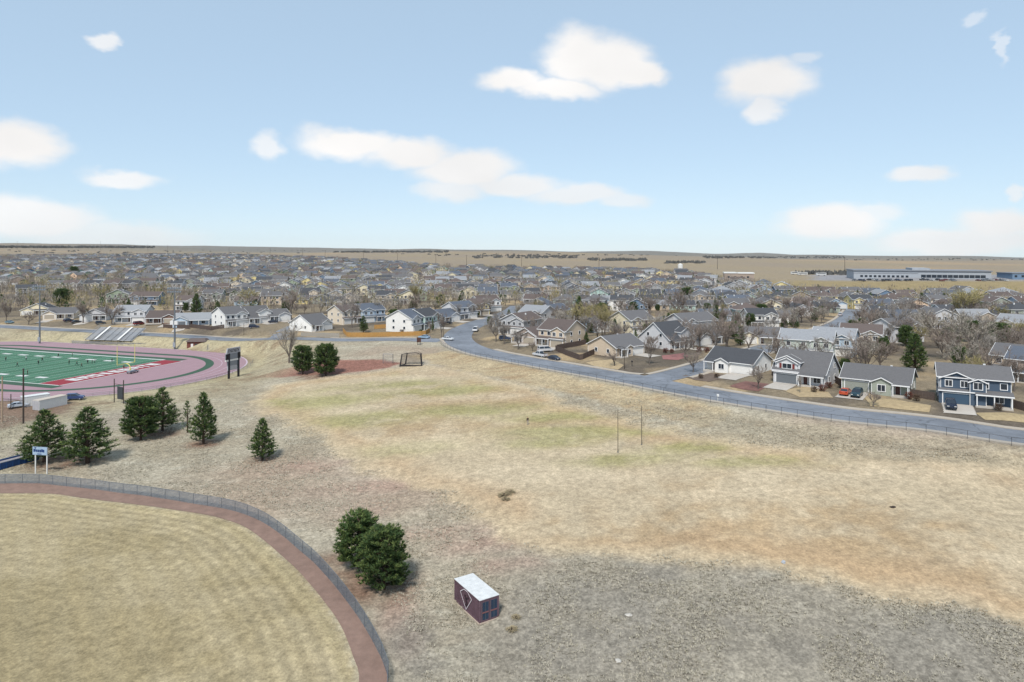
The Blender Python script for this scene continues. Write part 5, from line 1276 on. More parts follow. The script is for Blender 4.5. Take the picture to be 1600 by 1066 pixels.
for x in (.3, 3, 5.7): m = MB(); m.beam((x, 0, .2), (x, 3.4, 2.1), .08, .1); m.beam((x, 3.2, -.3), (x, 3.2, 2.0), .08, .08); m.build('support_frame', M_DKST, root)
tag(root, 'small silver bleacher beside the brick building', 'bleachers')
# scoreboard
a, b = G(357.5, 592), G(372.5, 588.5); d = b - a; d.z = 0; L = d.length; yw = yaw_of(d); root = empty('scoreboard', a, yw); pw = L / 15 * 25.5
for x in (0, L): m = MB(); m.box(x - .28, x + .28, -.25, .25, -.3, 8.3); m.build('post', M_BLACK, root)
x0 = -1.45; x1 = L + .75
M_GP = mat('pale grey board', tuple(alb(196, 196, 202)), rough=.6, var=.06); M_GP2 = mat('grey board', tuple(alb(150, 154, 162)), rough=.6, var=.06)
m = MB(); m.hexa([(x0 + .3, -.2, 8.2), (x1, -.2, 8.2), (x1, .2, 8.2), (x0 + .3, .2, 8.2), (x0 + .8, -.2, 10.0), (x1 - .1, -.2, 10.0), (x1 - .1, .2, 10.0), (x0 + .8, .2, 10.0)]); m.build('header_panel', M_GP, root)
hm = MB()
for k in range(8):                                    # header lettering, not legible in the picture
    xx = x0 + 1.1 + k * (x1 - x0 - 1.7) / 8; hm.box(xx, xx + .22, -.215, -.205, 8.55, 9.65); hm.box(xx + .03, xx + .42, -.216, -.206, (9.4, 9.0, 8.6)[k % 3], (9.65, 9.25, 8.85)[k % 3])
hm.build('lettering', M_BLACK, root)
for (z0, z1, mm, nm, e0, e1) in ((6.3, 8.15, M_GP2, 'score_panel', 0, 0), (5.75, 6.25, M_WHITE, 'stripe_panel', 0, 0), (4.3, 5.7, M_GP2, 'score_panel', .8, .5), (2.7, 4.25, M_GP, 'sponsor_panel', .9, .6)):
    m = MB(); m.box(x0 + e0, x1 - e1, -.19, .19, z0, z1); m.build(nm, mm, root)
for (xa, xb) in ((x0, x0 + 1.5), (x1 - 1.3, x1)): m = MB(); m.box(xa, xb, -.22, -.2, 6.35, 8.1); m.build('digit_block', M_BLACK, root)
for (xa, xb, z0, z1) in ((x0 + .9, x0 + 1.7, 2.8, 5.6), (x1 - 1.5, x1 - .7, 2.8, 5.6)): m = MB(); m.box(xa, xb, -.22, -.2, z0, z1); m.build('digit_block', mat('slate block', tuple(alb(84, 92, 104)), rough=.6), root)
tag(root, 'large grey scoreboard on two black posts at the track bend', 'scoreboard')
a, b = G(178.5, 629), G(193, 631); root = empty('notice_frame', a, yaw_of(b - a)); L = (b - a).length
for x in (0, L): m = MB(); m.tube([(x, 0, -.2), (x, 0, 6.6)], .14, 6); m.build('post', M_WOODP, root)
m = MB(); m.box(L * .35, L * .92, -.08, .08, 1.2, 4.6); m.build('board', mat('dark board', tuple(alb(74, 78, 84)), rough=.7, var=.2), root)
m = MB(); m.beam((0, 0, 5.2), (L, 0, 5.2), .1, .1); m.build('rail', M_WOODP, root)
tag(root, 'dark two-post board frame beside the track fence', 'frame')
# blue and white sign
a, b = G(55.5, 740), G(73.5, 741); root = empty('sign_board', a, yaw_of(b - a)); L = (b - a).length
for x in (0, L): m = MB(); m.box(x - .09, x + .09, -.07, .07, -.2, 5.0); m.build('post', M_WHITE, root)
m = MB(); m.box(-.5, L + .1, -.14, -.08, 3.55, 5.05); m.build('panel', mat('pale blue panel', tuple(alb(176, 200, 226) * 1.1), rough=.6), root)
m = MB(); M_SB = mat('royal blue print', tuple(alb(40, 74, 132)), rough=.6)
for k, (x, z, w_, h_) in enumerate(((-.3, 4.1, .3, .55), (.0, 4.15, .16, .8), (.22, 4.1, .34, .45), (.62, 4.05, .3, .5), (.98, 4.05, .34, .5), (1.36, 4.1, .3, .55), (1.68, 4.05, .32, .5), (.5, 3.65, .9, .16), (-.2, 4.9, .5, .08))):
    m.box(x, min(x + w_, L), -.151 - .001 * k, -.142, z, z + h_)
m.build('lettering', M_SB, root)
tag(root, 'white-posted sign with a pale blue and royal blue panel by the pines', 'sign')
# blue skip at the left edge
a, b = G(-14, 739), G(40, 724); d = b - a; root = empty('open_skip', on(a.x, a.y), yaw_of(d)); L = 8.6; M_SKIP = mat('blue skip paint', tuple(alb(48, 92, 154)), rough=.5, var=.15)
m = MB()
m.hexa([(0, 0, .1), (L, 0, .1), (L, .08, .1), (0, .08, .1), (0, -.12, 1.4), (L, -.12, 1.4), (L, -.02, 1.4), (0, -.02, 1.4)]); m.hexa([(0, 2.2, .1), (L, 2.2, .1), (L, 2.28, .1), (0, 2.28, .1), (0, 2.3, 1.4), (L, 2.3, 1.4), (L, 2.4, 1.4), (0, 2.4, 1.4)])
m.box(0, .08, .08, 2.2, .1, 1.4); m.box(L - .08, L, .08, 2.2, .1, 1.4); m.box(.08, L - .08, .08, 2.2, .1, .2); m.build('body', M_SKIP, root)
for k in range(8): m = MB(); m.box(.4 + k * 1.1, .5 + k * 1.1, -.17, -.05, .15, 1.35); m.build('rib', M_SKIP, root)
m = MB(); m.box(.1, L - .1, .1, 2.18, .2, 1.15); m.build('load', mat('grey rubble', tuple(alb(176, 170, 174)), rough=.95, var=.3, scale=3, bump=.6), root)
m = MB(); m.beam((-.05, -.1, 1.44), (L + .05, -.1, 1.44), .12, .1); m.beam((-.05, 2.36, 1.44), (L + .05, 2.36, 1.44), .12, .1); m.build('top_rim', M_ALU, root)
tag(root, 'long blue open skip at the left edge of the picture', 'skip')
# white storage trailers
def trailer(p0, p1, w_, h, label, roofc):
    a, b = G(*p0), G(*p1); d = b - a; L = math.hypot(d.x, d.y); root = empty('storage_container', on(a.x, a.y), yaw_of(d))
    m = MB(); m.box(0, L, 0, w_, .05, h)
    for k in range(int(L / .6)): m.box(.1 + k * .6, .4 + k * .6, -.03, .0, .15, h - .12)
    m.build('wall', M_WHITE, root); m = MB(); m.box(-.06, L + .06, -.08, w_ + .06, h, h + .07); m.build('roof', roofc, root)
    for k in (0, 1): m = MB(); m.box(-.05, .0, .1 + k * (w_ / 2), w_ / 2 - .05 + k * w_ / 2, .15, h - .15); m.build('door', M_GP, root)
    return tag(root, label, 'container')
trailer((36, 637), (78, 630), 2.6, 2.7, 'white storage container with bright white roof, left of the pair', M_ROOFW)
trailer((61, 642), (105, 632), 2.5, 2.6, 'cream-roofed white storage container, right of the pair', mat('cream roof', tuple(alb(226, 214, 200)), rough=.7))
# poles at the left
for (px, py, tp, r, mm, lb) in ((36.5, 662, 576, .17, M_WOODP, 'tall dark wooden pole beside the storage containers'), (3.5, 660, 588, .15, mat('tan pole wood', tuple(alb(186, 164, 142)), rough=.9), 'tan wooden pole at the left edge'), (17, 640, 616, .1, M_WOODP, 'short dark pole stub near the left edge')):
    g = G(px, py); h = (py - tp) * g.y / F; root = empty('wooden_pole', g)
    m = MB(); m.tube([(0, 0, -.3), (0, 0, h)], [r * 1.25, r], 8); m.build('shaft', mm, root); m = MB(); m.tube([(0, 0, h), (0, 0, h + .05)], r * 1.15, 8); m.build('cap', M_STEEL, root)
    if px > 30:
        g2 = G(3.5, 660); q = g2 - g; m = MB(); m.tube([(0, 0, h * .42), (q.x, q.y, q.z + h * .43)], .07, 5); m.build('cross_pole', M_WOODP, root)
    tag(root, lb, 'pole')
# batting screens by the red infield
a, b = G(625, 573), G(659, 572); d = b - a; L = d.length; root = empty('batting_cage', on(a.x, a.y), yaw_of(d))
M_NET = mat('dark netting', tuple(alb(104, 92, 84)), rough=.8, var=0, alpha=.35)
for (x, y) in ((0, 0), (L, 0), (.8, 3.2), (L - .8, 3.2)): m = MB(); m.tube([(x, y, 0), (x + (.5 if x < 2 else -.5), y + .4, 3.9)], [.24, .16], 7); m.build('post', M_BLACK, root)
m = MB(); m.beam((0, 0, .4), (L, 0, .4), .3, .35); m.beam((0, 0, .25), (.8, 3.2, .25), .3, .3); m.beam((L, 0, .25), (L - .8, 3.2, .25), .3, .3); m.build('base_rail', M_BLACK, root)
m = MB(); m.poly([(.5, .4, 3.9), (L * .72, .4, 4.4), (L - .5, .4, 3.9), (L - .9, 3.5, 3.9), (L * .72, 3.5, 4.4), (1, 3.5, 3.9)]); m.poly([(.8, 3.2, .3), (L - .8, 3.2, .3), (L - .9, 3.55, 3.9), (1., 3.55, 3.9)]); m.poly([(0, 0, .3), (.8, 3.2, .3), (1., 3.5, 3.9), (.5, .4, 3.9)]); m.poly([(L, 0, .3), (L - .8, 3.2, .3), (L - .9, 3.5, 3.9), (L - .5, .4, 3.9)]); m.build('net', M_NET, root)
m = MB(); m.tube([(.5, .4, 3.9), (L * .72, .4, 4.5), (L - .5, .4, 3.9)], .08, 5); m.build('top_bar', M_BLACK, root)
tag(root, 'dark-framed batting cage with sagging net at the edge of the field', 'cage')
a, b = G(598.5, 568), G(614, 568); d = b - a; L = d.length; root = empty('screen_frame', on(a.x, a.y), yaw_of(d))
for x in (0, L): m = MB(); m.tube([(x, 0, 0), (x, 0, 3.1)], .09, 6); m.build('post', M_DKST if x else M_STEEL, root)
m = MB(); m.tube([(0, 0, 3.1), (L, 0, 3.1)], .06, 5); m.build('top_bar', M_STEEL, root); m = MB(); m.poly([(0, 0, .3), (L, 0, .3), (L, 0, 3.05), (0, 0, 3.05)]); m.build('mesh_panel', M_MESH, root)
tag(root, 'light steel screen frame left of the batting cage', 'frame')
g = G(654.5, 539); root = empty('brown_cabinet', g, .2); m = MB(); m.box(-.75, .75, -.4, .4, 1.0, 2.7); m.build('box', mat('brown steel', tuple(alb(96, 66, 58)), rough=.7), root)
for x in (-.5, .5): m = MB(); m.box(x - .07, x + .07, -.07, .07, -.2, 1.0); m.build('leg', M_WOODP, root)
tag(root, 'small brown cabinet on legs below the road', 'cabinet')
for (px, py, tp, lb) in ((965.5, 707, 640, 'left one of two thin field poles'), (1002.5, 695, 634, 'right one of two thin field poles')):
    g = G(px, py); h = (py - tp) * g.y / F; root = empty('field_pole', g); m = MB(); m.tube([(0, 0, -.3), (0, 0, h)], [.075, .06], 7); m.build('shaft', mat('tarnished pole', tuple(alb(120, 112, 96)), rough=.5), root)
    m = MB(); m.tube([(0, 0, 0), (0, 0, .12)], .16, 8); m.build('base_collar', M_STEEL, root); tag(root, lb, 'pole')
# street lamps, posts and signs along the road
def street_lamp(px, py, tp, label, side=-1):
    g = G(px, py); h = (py - tp) * g.y / F; root = empty('street_lamp', g); m = MB(); m.tube([(0, 0, -.2), (0, 0, h)], [.1, .07], 7); m.build('post', M_WOODP, root)
    m = MB(); m.tube([(0, 0, h - .1), (side * .7, -.2, h + .25), (side * 1.5, -.4, h + .3)], .05, 5); m.build('arm', M_WOODP, root)
    m = MB(); m.box(side * 1.9 if side < 0 else 1.2, side * 1.2 if side < 0 else 1.9, -.6, -.25, h + .2, h + .36); m.build('lamp_head', M_DKST, root); tag(root, label, 'street lamp')
street_lamp(975.5, 577, 543, 'slim brown street lamp at the junction by the tan corner house')
street_lamp(381, 524, 505, 'brown street lamp near the side street corner', 1)
street_lamp(693, 531, 500, 'thin street lamp at the road fork', 1)
for (px, py, mm, lb) in ((987.5, 572, M_BLACK, 'dark mailbox on the lawn of the tan corner house'), (1121.5, 627, M_WHITE, 'white marker post on the fence line')):
    g = G(px, py); root = empty('mailbox' if mm is M_BLACK else 'marker_post', g); m = MB(); m.box(-.06, .06, -.06, .06, -.1, 1.1); m.build('post', mm, root); m = MB(); m.box(-.2, .2, -.3, .3, 1.1, 1.55); m.build('box', mm, root); tag(root, lb, 'mailbox' if mm is M_BLACK else 'marker')
# power poles across the prairie
PP = [(27,391,377),(157,392,377),(231,394,381),(262,396,383),(358,398,387),(422,400,388),(473,403,389),(508,404,391),(568,405,392),(621,409,396),(681,413,397),(729,414,399),(815,417,402),(936,418,402),(1121,421,403),(1320,424,402)]
for k, (px, py, tp) in enumerate(PP):
    g = G(px, py); h = (py - tp) * g.y / F; root = empty('power_pole', g); m = MB(); m.tube([(0, 0, -.3), (0, 0, h)], [.3, .22], 6); m.build('shaft', M_WOODP, root); m = MB(); m.beam((-1.8, 0, h - .8), (1.8, 0, h - .8), .2, .22); m.build('crossarm', M_WOODP, root)
    tag(root, f'wooden power pole on the far prairie, {ordw(k + 1)} from the left', 'power pole', 'power poles along the prairie')
# school complex on the right
M_SCH = mat('pale blue-grey cladding', tuple(alb(192, 198, 206)), rough=.7, var=.06, scale=.1)
a, b = G(1334, 436), G(1549, 437); d = b - a; L = math.hypot(d.x, d.y); S = a.y / F; root = empty('school_building', on(a.x, a.y), yaw_of(d)); H = 13 * S
m = MB(); m.box(0, L, 0, 40, -3, H); m.build('wall', M_SCH, root)
m = MB(); m.box(-1, L + 1, -1, 41, H, H + .8); m.build('roof', M_GP2, root)
m = MB(); m.box(L * .45, L * .58, 6, 30, H + .8, H + 2.6); m.build('roof_plant', M_SCH, root)
m = MB(); m.box(0, L * .48, -.2, 0, H * .70, H * .74); m.build('band', M_GP2, root)
wm_ = MB(); wm_.box(-1.9, 1.9, -.15, 0, -1.3, 1.3); wme = wm_.mesh('window', [M_PANE]); ws_ = MB(); ws_.box(-1.1, 1.1, -.15, 0, -.9, .9); wse = ws_.mesh('window', [M_PANE])
for k in range(12): link('window', wme, root, (L * .52 + k * L * .0385, 0, H * .42))
for k in range(11): link('window', wse, root, (L * .06 + k * L * .034, 0, H * .36))
tag(root, 'long pale blue-grey school building on the rise at the right', 'building')
a, b = G(1582, 437), G(1640, 438); d = b - a; L = math.hypot(d.x, d.y); root = empty('school_annex', on(a.x, a.y), yaw_of(d)); m = MB(); m.box(0, L, 0, 20, -2, 9 * S); m.build('wall', siding('siding slate blue', None), root); m = MB(); m.box(-.5, L, -.5, 20.5, 9 * S, 9 * S + .6); m.build('roof', M_GP2, root)
for k in range(4): link('window', wse, root, (3 + k * 6, 0, 3))
tag(root, 'blue-grey annex at the right edge beyond the school', 'building')
a, b = G(1132, 437), G(1178, 437); d = b - a; L = math.hypot(d.x, d.y); root = empty('low_hall', on(a.x, a.y), yaw_of(d)); m = MB(); m.box(0, L, 0, 18, -2, 6.2); m.build('wall', MW['taupe'], root); m = MB(); m.box(-.6, L * .42, -.6, 18.6, 6.2, 7.2); m.box(L * .45, L + .6, -.6, 18.6, 6.0, 7.0); m.build('roof', M_WHITE, root)
for k in range(4): link('window', wse, root, (4 + k * L * .22, 0, 2.6))
m = MB(); m.box(-L * .8, -.7, -2, -1.8, -1, 2.2); m.build('boundary_wall', M_GP, root)
tag(root, 'low tan hall with flat white roofs beyond the rooftops', 'building')
g = G(1063, 424); root = empty('white_tower', g); m = MB(); m.tube([(0, 0, -1), (0, 0, 9)], 3.2, 12); m.build('tank', M_WHITE, root); m = MB(); m.tube([(0, 0, 9), (0, 0, 10.4)], [3.3, .4], 12); m.build('cap', M_WHITE, root); tag(root, 'small white water tank beyond the far rooftops', 'tank')

# ------------------------------------------------------------------ vehicles
CARC = {}
M_TYRE = mat('tyre rubber', (.02, .02, .022), rough=.9, var=0); M_LAMP = mat('headlamp', tuple(alb(235, 235, 230)), rough=.2, var=0); M_TAIL = mat('tail lamp', tuple(alb(170, 30, 30)), rough=.3, var=0)
def car_meshes(kind):
    if kind in CARC: return CARC[kind]
    if kind == 'sedan': L, W_, prof, cab, zt = 4.7, 1.82, [(-2.35, .35), (-2.35, .85), (-2.1, .98), (-1.0, 1.0), (.95, .98), (1.9, .86), (2.3, .7), (2.35, .35)], [(-1.75, -.95, .35, 1.15)], 1.46
    elif kind == 'suv': L, W_, prof, cab, zt = 4.7, 1.9, [(-2.3, .4), (-2.35, 1.0), (-2.2, 1.12), (1.0, 1.1), (2.0, .98), (2.32, .8), (2.35, .4)], [(-2.2, -1.95, .25, 1.05)], 1.76
    elif kind == 'pickup': L, W_, prof, cab, zt = 5.7, 2.0, [(-2.85, .5), (-2.85, 1.15), (-.55, 1.15), (1.3, 1.15), (2.6, 1.05), (2.85, .85), (2.85, .5)], [(-.75, -.5, .75, 1.5)], 1.9
    else: L, W_, prof, cab, zt = 5.2, 1.98, [(-2.6, .4), (-2.6, 1.15), (1.4, 1.12), (2.3, .95), (2.6, .75), (2.6, .4)], [(-2.5, -2.35, .85, 1.85)], 1.92
    bm = bmesh.new(); n_ = len(prof)
    rings = []
    for y, k in ((-W_ / 2, 1), (-W_ / 2 + .12, 1), (W_ / 2 - .12, 1), (W_ / 2, 1)):
        ins = .05 if abs(abs(y) - W_ / 2) < .01 else 0
        rings.append([bm.verts.new((x * (1 - ins * .5), y, z - (ins if z > .6 else -ins * .5))) for x, z in prof])
    for r0, r1 in zip(rings[:-1], rings[1:]):
        for j in range(n_): bm.faces.new([r0[j], r0[(j + 1) % n_], r1[(j + 1) % n_], r1[j]])
    bm.faces.new(rings[0][::-1]); bm.faces.new(rings[-1])
    zb = max(z for x, z in prof) - .03; x0, x1, x2, x3 = cab[0]; wr, wb = W_ / 2 - .26, W_ / 2 - .06
    def hexa(p):
        v = [bm.verts.new(q) for q in p]
        for a in ((3, 2, 1, 0), (4, 5, 6, 7), (0, 1, 5, 4), (1, 2, 6, 5), (2, 3, 7, 6), (3, 0, 4, 7)): bm.faces.new([v[i] for i in a])
    hexa([(x1 - .02, -wr - .02, zt - .07), (x2 + .02, -wr - .02, zt - .07), (x2 + .02, wr + .02, zt - .07), (x1 - .02, wr + .02, zt - .07), (x1 + .08, -wr + .06, zt), (x2 - .08, -wr + .06, zt), (x2 - .08, wr - .06, zt), (x1 + .08, wr - .06, zt)])
    bmesh.ops.recalc_face_normals(bm, faces=bm.faces); body = bpy.data.meshes.new('body'); bm.to_mesh(body); bm.free()
    pl = MB()
    for s in (-1, 1):
        pl.beam((x0, s * wb, zb), (x1, s * wr, zt - .06), .09, .07); pl.beam((x3, s * wb, zb), (x2, s * wr, zt - .06), .09, .07)
        xm = (x1 + x2) / 2; pl.beam((xm, s * (wb + .01), zb), (xm, s * (wr + .01), zt - .06), .08, .06)
    gl = MB(); gl.hexa([(x0, -wb, zb), (x3, -wb, zb), (x3, wb, zb), (x0, wb, zb), (x1, -wr, zt - .06), (x2, -wr, zt - .06), (x2, wr, zt - .06), (x1, wr, zt - .06)])
    wh = MB(); wh.tube([(0, -.11, 0), (0, .11, 0)], .34, 14, 0); wh.tube([(0, -.118, 0), (0, .118, 0)], .2, 10, 1)
    lp = MB(); lp.box(-.05, .05, -.2, .2, -.08, .08)
    pillar = pl.mesh('pillar', [M_BLACK])
    bed = None
    if kind == 'pickup': bb = MB(); bb.box(-2.7, -.7, -.82, .82, 1.1, 1.156); bed = bb.mesh('bed_floor', [M_BLACK])
    CARC[kind] = (body, pillar, gl.mesh('glasshouse', [M_PANE]), wh.mesh('wheel', [M_TYRE, M_ALU]), lp.mesh('lamp', [M_LAMP]), L, W_, bed); body.materials.append(M_WHITE)
    return CARC[kind]
PAINT = {}
def paint(c):
    if c not in PAINT: PAINT[c] = mat('car paint %d %d %d' % c, tuple(alb(*c)), rough=.25, var=0, spec=.6)
    return PAINT[c]
def car(kind, x, y, yaw, col, label, group=None, small=False, dz=.12):
    body, pil, gl, wh, lp, L, W_, bed = car_meshes(kind); r = empty('parked_car' if kind not in ('pickup', 'van') else ('pickup_truck' if kind == 'pickup' else 'passenger_van'), on(x, y, dz), yaw)
    o = link('body', body, r); o.material_slots[0].link = 'OBJECT'; o.material_slots[0].material = paint(col)
    link('glasshouse', gl, r)
    o = link('roof_pillars', pil, r); o.material_slots[0].link = 'OBJECT'; o.material_slots[0].material = paint(col)
    for sx in (-1, 1):
        for sy in (-1, 1): link('wheel', wh, r, (sx * L * .31, sy * (W_ / 2 - .12), .34))
    if not small:
        for sy in (-1, 1):
            link('headlight', lp, r, (L / 2 - .03, sy * (W_ / 2 - .32), .72)); t = link('tail_light', lp, r, (-L / 2 + .03, sy * (W_ / 2 - .3), .85)); t.material_slots[0].link = 'OBJECT'; t.material_slots[0].material = M_TAIL
    if bed: link('bed_floor', bed, r)
    return tag(r, label, 'pickup' if kind == 'pickup' else 'van' if kind == 'van' else 'car', group)
TAN = np.vstack([np.gradient(c, axis=0) for c in (MAIN, LEFT, CROSS, SIDE, BACK, UPHILL)])
def pcar(kind, px, py, yaw, col, label, flip=0):
    p = G(px, py)
    if yaw == 'road': k = np.argmin((LINES[:, 0] - p.x) ** 2 + (LINES[:, 1] - p.y) ** 2); a = yaw_of(TAN[k]) + (math.pi if flip else 0)
    else: a = math.radians(yaw)
    return car(kind, p.x, p.y, a, col, label)
pcar('sedan', 1321, 617, -127 + 180, (214, 96, 62), 'orange-red car on the driveway of the grey-green house'); pcar('suv', 1339, 620, -127, (36, 66, 78), 'dark teal car beside the orange-red one')
pcar('suv', 1486, 638, -119, (34, 44, 66), 'dark navy car on the driveway of the navy house')
pcar('van', 852, 550, 20, (240, 240, 242), 'white van parked across the driveway of the tan two-storey house'); pcar('pickup', 844, 558, 'road', (232, 234, 238), 'white pickup with dark bed parked on the road', 1); pcar('sedan', 866, 563, 'road', (58, 62, 76), 'dark sedan parked behind the white pickup')
pcar('van', 743, 518, 'road', (240, 240, 242), 'white van on the inner kerb of the bend'); pcar('sedan', 663, 529.5, 'road', (166, 196, 222), 'light blue sedan on the road below the white gabled house', 1); pcar('sedan', 700, 532, 'road', (236, 240, 244), 'white sedan arriving at the road fork')
pcar('suv', 789, 532, 10, (76, 88, 116), 'dark blue hatchback under the bare trees of the inner bend'); pcar('sedan', 699, 507, 30, (48, 50, 58), 'black car on a driveway at the outer bend')
pcar('sedan', 15, 505.5, 'road', (120, 150, 164), 'teal-grey car on the stadium road at far left'); pcar('suv', 107, 503, 60, (44, 52, 74), 'dark blue car, left of two, beside the gabled grey house'); pcar('sedan', 119, 505, 60, (50, 54, 62), 'charcoal car, right of two, beside the gabled grey house'); pcar('suv', 157, 507, 40, (70, 74, 82), 'grey car on the driveway left of the long-porched house')
pcar('van', 217, 508, 60, (130, 36, 44), 'dark red van in front of the brown house'); pcar('suv', 397, 513, 15, (40, 48, 74), 'dark blue car in front of the white gabled houses'); pcar('sedan', 427, 505, 15, (46, 52, 70), 'dark car by the pale grey house near the side street')
pcar('sedan', 1343, 493, 60, (230, 232, 236), 'white car in the cul-de-sac'); pcar('suv', 1313, 494, 60, (220, 222, 226), 'pale car on the left side of the cul-de-sac'); pcar('sedan', 1383, 503, 5, (226, 226, 228), 'white car parked right of the cul-de-sac')
pcar('suv', 117, 625, 15, (64, 84, 134), 'dark blue car beside the white storage containers'); pcar('sedan', 28, 637, 40, (214, 224, 236), 'small white-blue car left of the storage containers')
rc = random.Random(3); CC = [((236, 238, 240), 'white'), ((60, 66, 78), 'dark grey'), ((150, 156, 164), 'silver'), ((44, 56, 84), 'navy'), ((120, 50, 48), 'red'), ((30, 32, 38), 'black')]
lot = []
for k in range(34):
    px = 1336 + k * 7.1 + rc.uniform(-1.5, 1.5)
    if 1425 < px < 1436 or 1500 < px < 1525: continue
    p = G(px, 438.6 + rc.uniform(-.4, 1.2)); c = rc.choice(CC); lot.append((px, car(rc.choice(['sedan', 'suv', 'suv', 'pickup']), p.x, p.y, rc.choice([.2, 1.4, 1.7]), c[0], None, 'cars in the school car park', True), c[1]))
for k, (px, o, cn) in enumerate(lot): tag(o, f'{cn} vehicle in the school car park, {ordw(k + 1)} from the left', o['category'])
for k, (px, py) in enumerate(((1243, 429), (1254, 430), (1283, 431))):
    g = G(px, py); r_ = empty('school_bus', g, .1); m = MB(); m.box(-5.2, 5.2, -1.25, 1.25, .6, 3.1); m.build('body', M_WHITE, r_); m = MB(); m.box(-4.9, 4.6, -1.27, 1.27, 1.7, 2.6); m.build('window_band', M_PANE, r_)
    for x in (-3, 3.4):
        for y in (-1.1, 1.1): m = MB(); m.tube([(x, y - .15, .5), (x, y + .15, .5)], .5, 10); m.build('wheel', M_TYRE, r_)
    tag(r_, f'white bus parked on the bare lot left of the school, {ordw(k + 1)} from left', 'bus', 'buses by the school')

# ------------------------------------------------------------------ people
M_SKIN = mat('skin', tuple(alb(206, 160, 132)), rough=.6, var=0); M_HAIR = mat('dark hair', (.02, .016, .012), rough=.7, var=0)
def person_mesh(pose, top, legs):
    J = {'pel': (0, 0, .95), 'sp': (0, 0, 1.15), 'ch': (0, -.01, 1.36), 'nk': (0, 0, 1.5), 'hd': (0, -.02, 1.6), 'ht': (0, -.01, 1.72)}
    R_ = {'pel': (.15, .11), 'sp': (.135, .1), 'ch': (.165, .11), 'nk': (.055, .055), 'hd': (.085, .1), 'ht': (.07, .08)}
    E = [('pel', 'sp'), ('sp', 'ch'), ('ch', 'nk'), ('nk', 'hd'), ('hd', 'ht')]
    for s, q in ((-1, 'l'), (1, 'r')):
        f = {'stand': 0, 'walk': .22 * s, 'run': .4 * s}[pose]
        J['hp' + q] = (s * .1, 0, .9); J['kn' + q] = (s * .11, -f * .8 - .02, .5 + abs(f) * .08); J['an' + q] = (s * .11, -f * (.9 if f > 0 else 1.5), .1 + (abs(f) * .3 if f < 0 else 0)); J['to' + q] = (s * .12, J['an' + q][1] - .17, J['an' + q][2] - .06)
        J['sh' + q] = (s * .2, 0, 1.42); J['el' + q] = (s * .27, f * .5 + .02, 1.15); J['wr' + q] = (s * .26, f * .9 - (.1 if pose != 'stand' else .04), .92 + abs(f) * .3)
        for n_, r in (('hp', (.1, .1)), ('kn', (.062, .065)), ('an', (.042, .045)), ('to', (.045, .035)), ('sh', (.062, .062)), ('el', (.045, .045)), ('wr', (.03, .033))): R_[n_ + q] = r
        E += [('pel', 'hp' + q), ('hp' + q, 'kn' + q), ('kn' + q, 'an' + q), ('an' + q, 'to' + q), ('ch', 'sh' + q), ('sh' + q, 'el' + q), ('el' + q, 'wr' + q)]
    names = list(J); me = bpy.data.meshes.new('figure'); me.from_pydata([J[k] for k in names], [(names.index(a), names.index(b)) for a, b in E], [])
    o = bpy.data.objects.new('figure', me); COL.objects.link(o); o.modifiers.new('s', 'SKIN'); sm = o.modifiers.new('d', 'SUBSURF'); sm.levels = sm.render_levels = 1
    for i, k in enumerate(names): sv = me.skin_vertices[0].data[i]; sv.radius = R_[k]; sv.use_root = (k == 'pel')
    dg = bpy.context.evaluated_depsgraph_get(); dg.update(); ev = bpy.data.meshes.new_from_object(o.evaluated_get(dg)); bpy.data.objects.remove(o)
    bm = bmesh.new(); bm.from_mesh(ev)
    for q in ('l', 'r'):                                   # palms and five fingers
        w_ = Vector(J['wr' + q]); mb = MB(); sx = -1 if q == 'l' else 1
        mb.hexa([w_ + Vector((-.015, -.04, -.1)), w_ + Vector((.015, -.04, -.1)), w_ + Vector((.015, .04, -.1)), w_ + Vector((-.015, .04, -.1)), w_ + Vector((-.018, -.032, 0)), w_ + Vector((.018, -.032, 0)), w_ + Vector((.018, .032, 0)), w_ + Vector((-.018, .032, 0))])
        for i, ln in enumerate((.07, .085, .08, .06)): y = -.033 + i * .022; mb.tube([w_ + Vector((0, y, -.09)), w_ + Vector((-.008 * sx, y, -.09 - ln * .55)), w_ + Vector((-.025 * sx, y, -.09 - ln))], [.011, .010, .008], 5)
        mb.tube([w_ + Vector((0, -.035, -.03)), w_ + Vector((-.01 * sx, -.065, -.06)), w_ + Vector((-.02 * sx, -.07, -.095))], [.013, .011, .009], 5)
        vs = [bm.verts.new(v) for v in mb.v]
        for f in mb.f: bm.faces.new([vs[i] for i in f])
    nose = [bm.verts.new(v) for v in ((-.018, -.115, 1.6), (.018, -.115, 1.6), (0, -.112, 1.64), (0, -.145, 1.605))]
    for f in ((0, 1, 3), (1, 2, 3), (2, 0, 3)): bm.faces.new([nose[i] for i in f])
    bm.to_mesh(ev); bm.free()
    for m in (top, legs, M_SKIN, M_HAIR, M_BLACK): ev.materials.append(m)
    for p in ev.polygons:
        c = p.center; p.use_smooth = True
        if c.z > 1.655 or (c.z > 1.55 and c.y > .03): k = 3
        elif c.z > 1.47: k = 2
        elif c.z < .09: k = 4
        elif c.z < .98 and abs(c.x) > .215: k = 2
        elif c.z < .97: k = 1
        else: k = 0
        p.material_index = k
    return ev
C_DK = mat('dark sports top', tuple(alb(40, 44, 52)), rough=.9, var=0); C_TR = mat('black trousers', tuple(alb(34, 36, 42)), rough=.9, var=0); C_LT = mat('pale grey trousers', tuple(alb(186, 178, 172)), rough=.9, var=0); C_WH = mat('white jersey', tuple(alb(226, 230, 232)), rough=.9, var=0); C_MR = mat('maroon jersey', tuple(alb(120, 36, 50)), rough=.9, var=0)
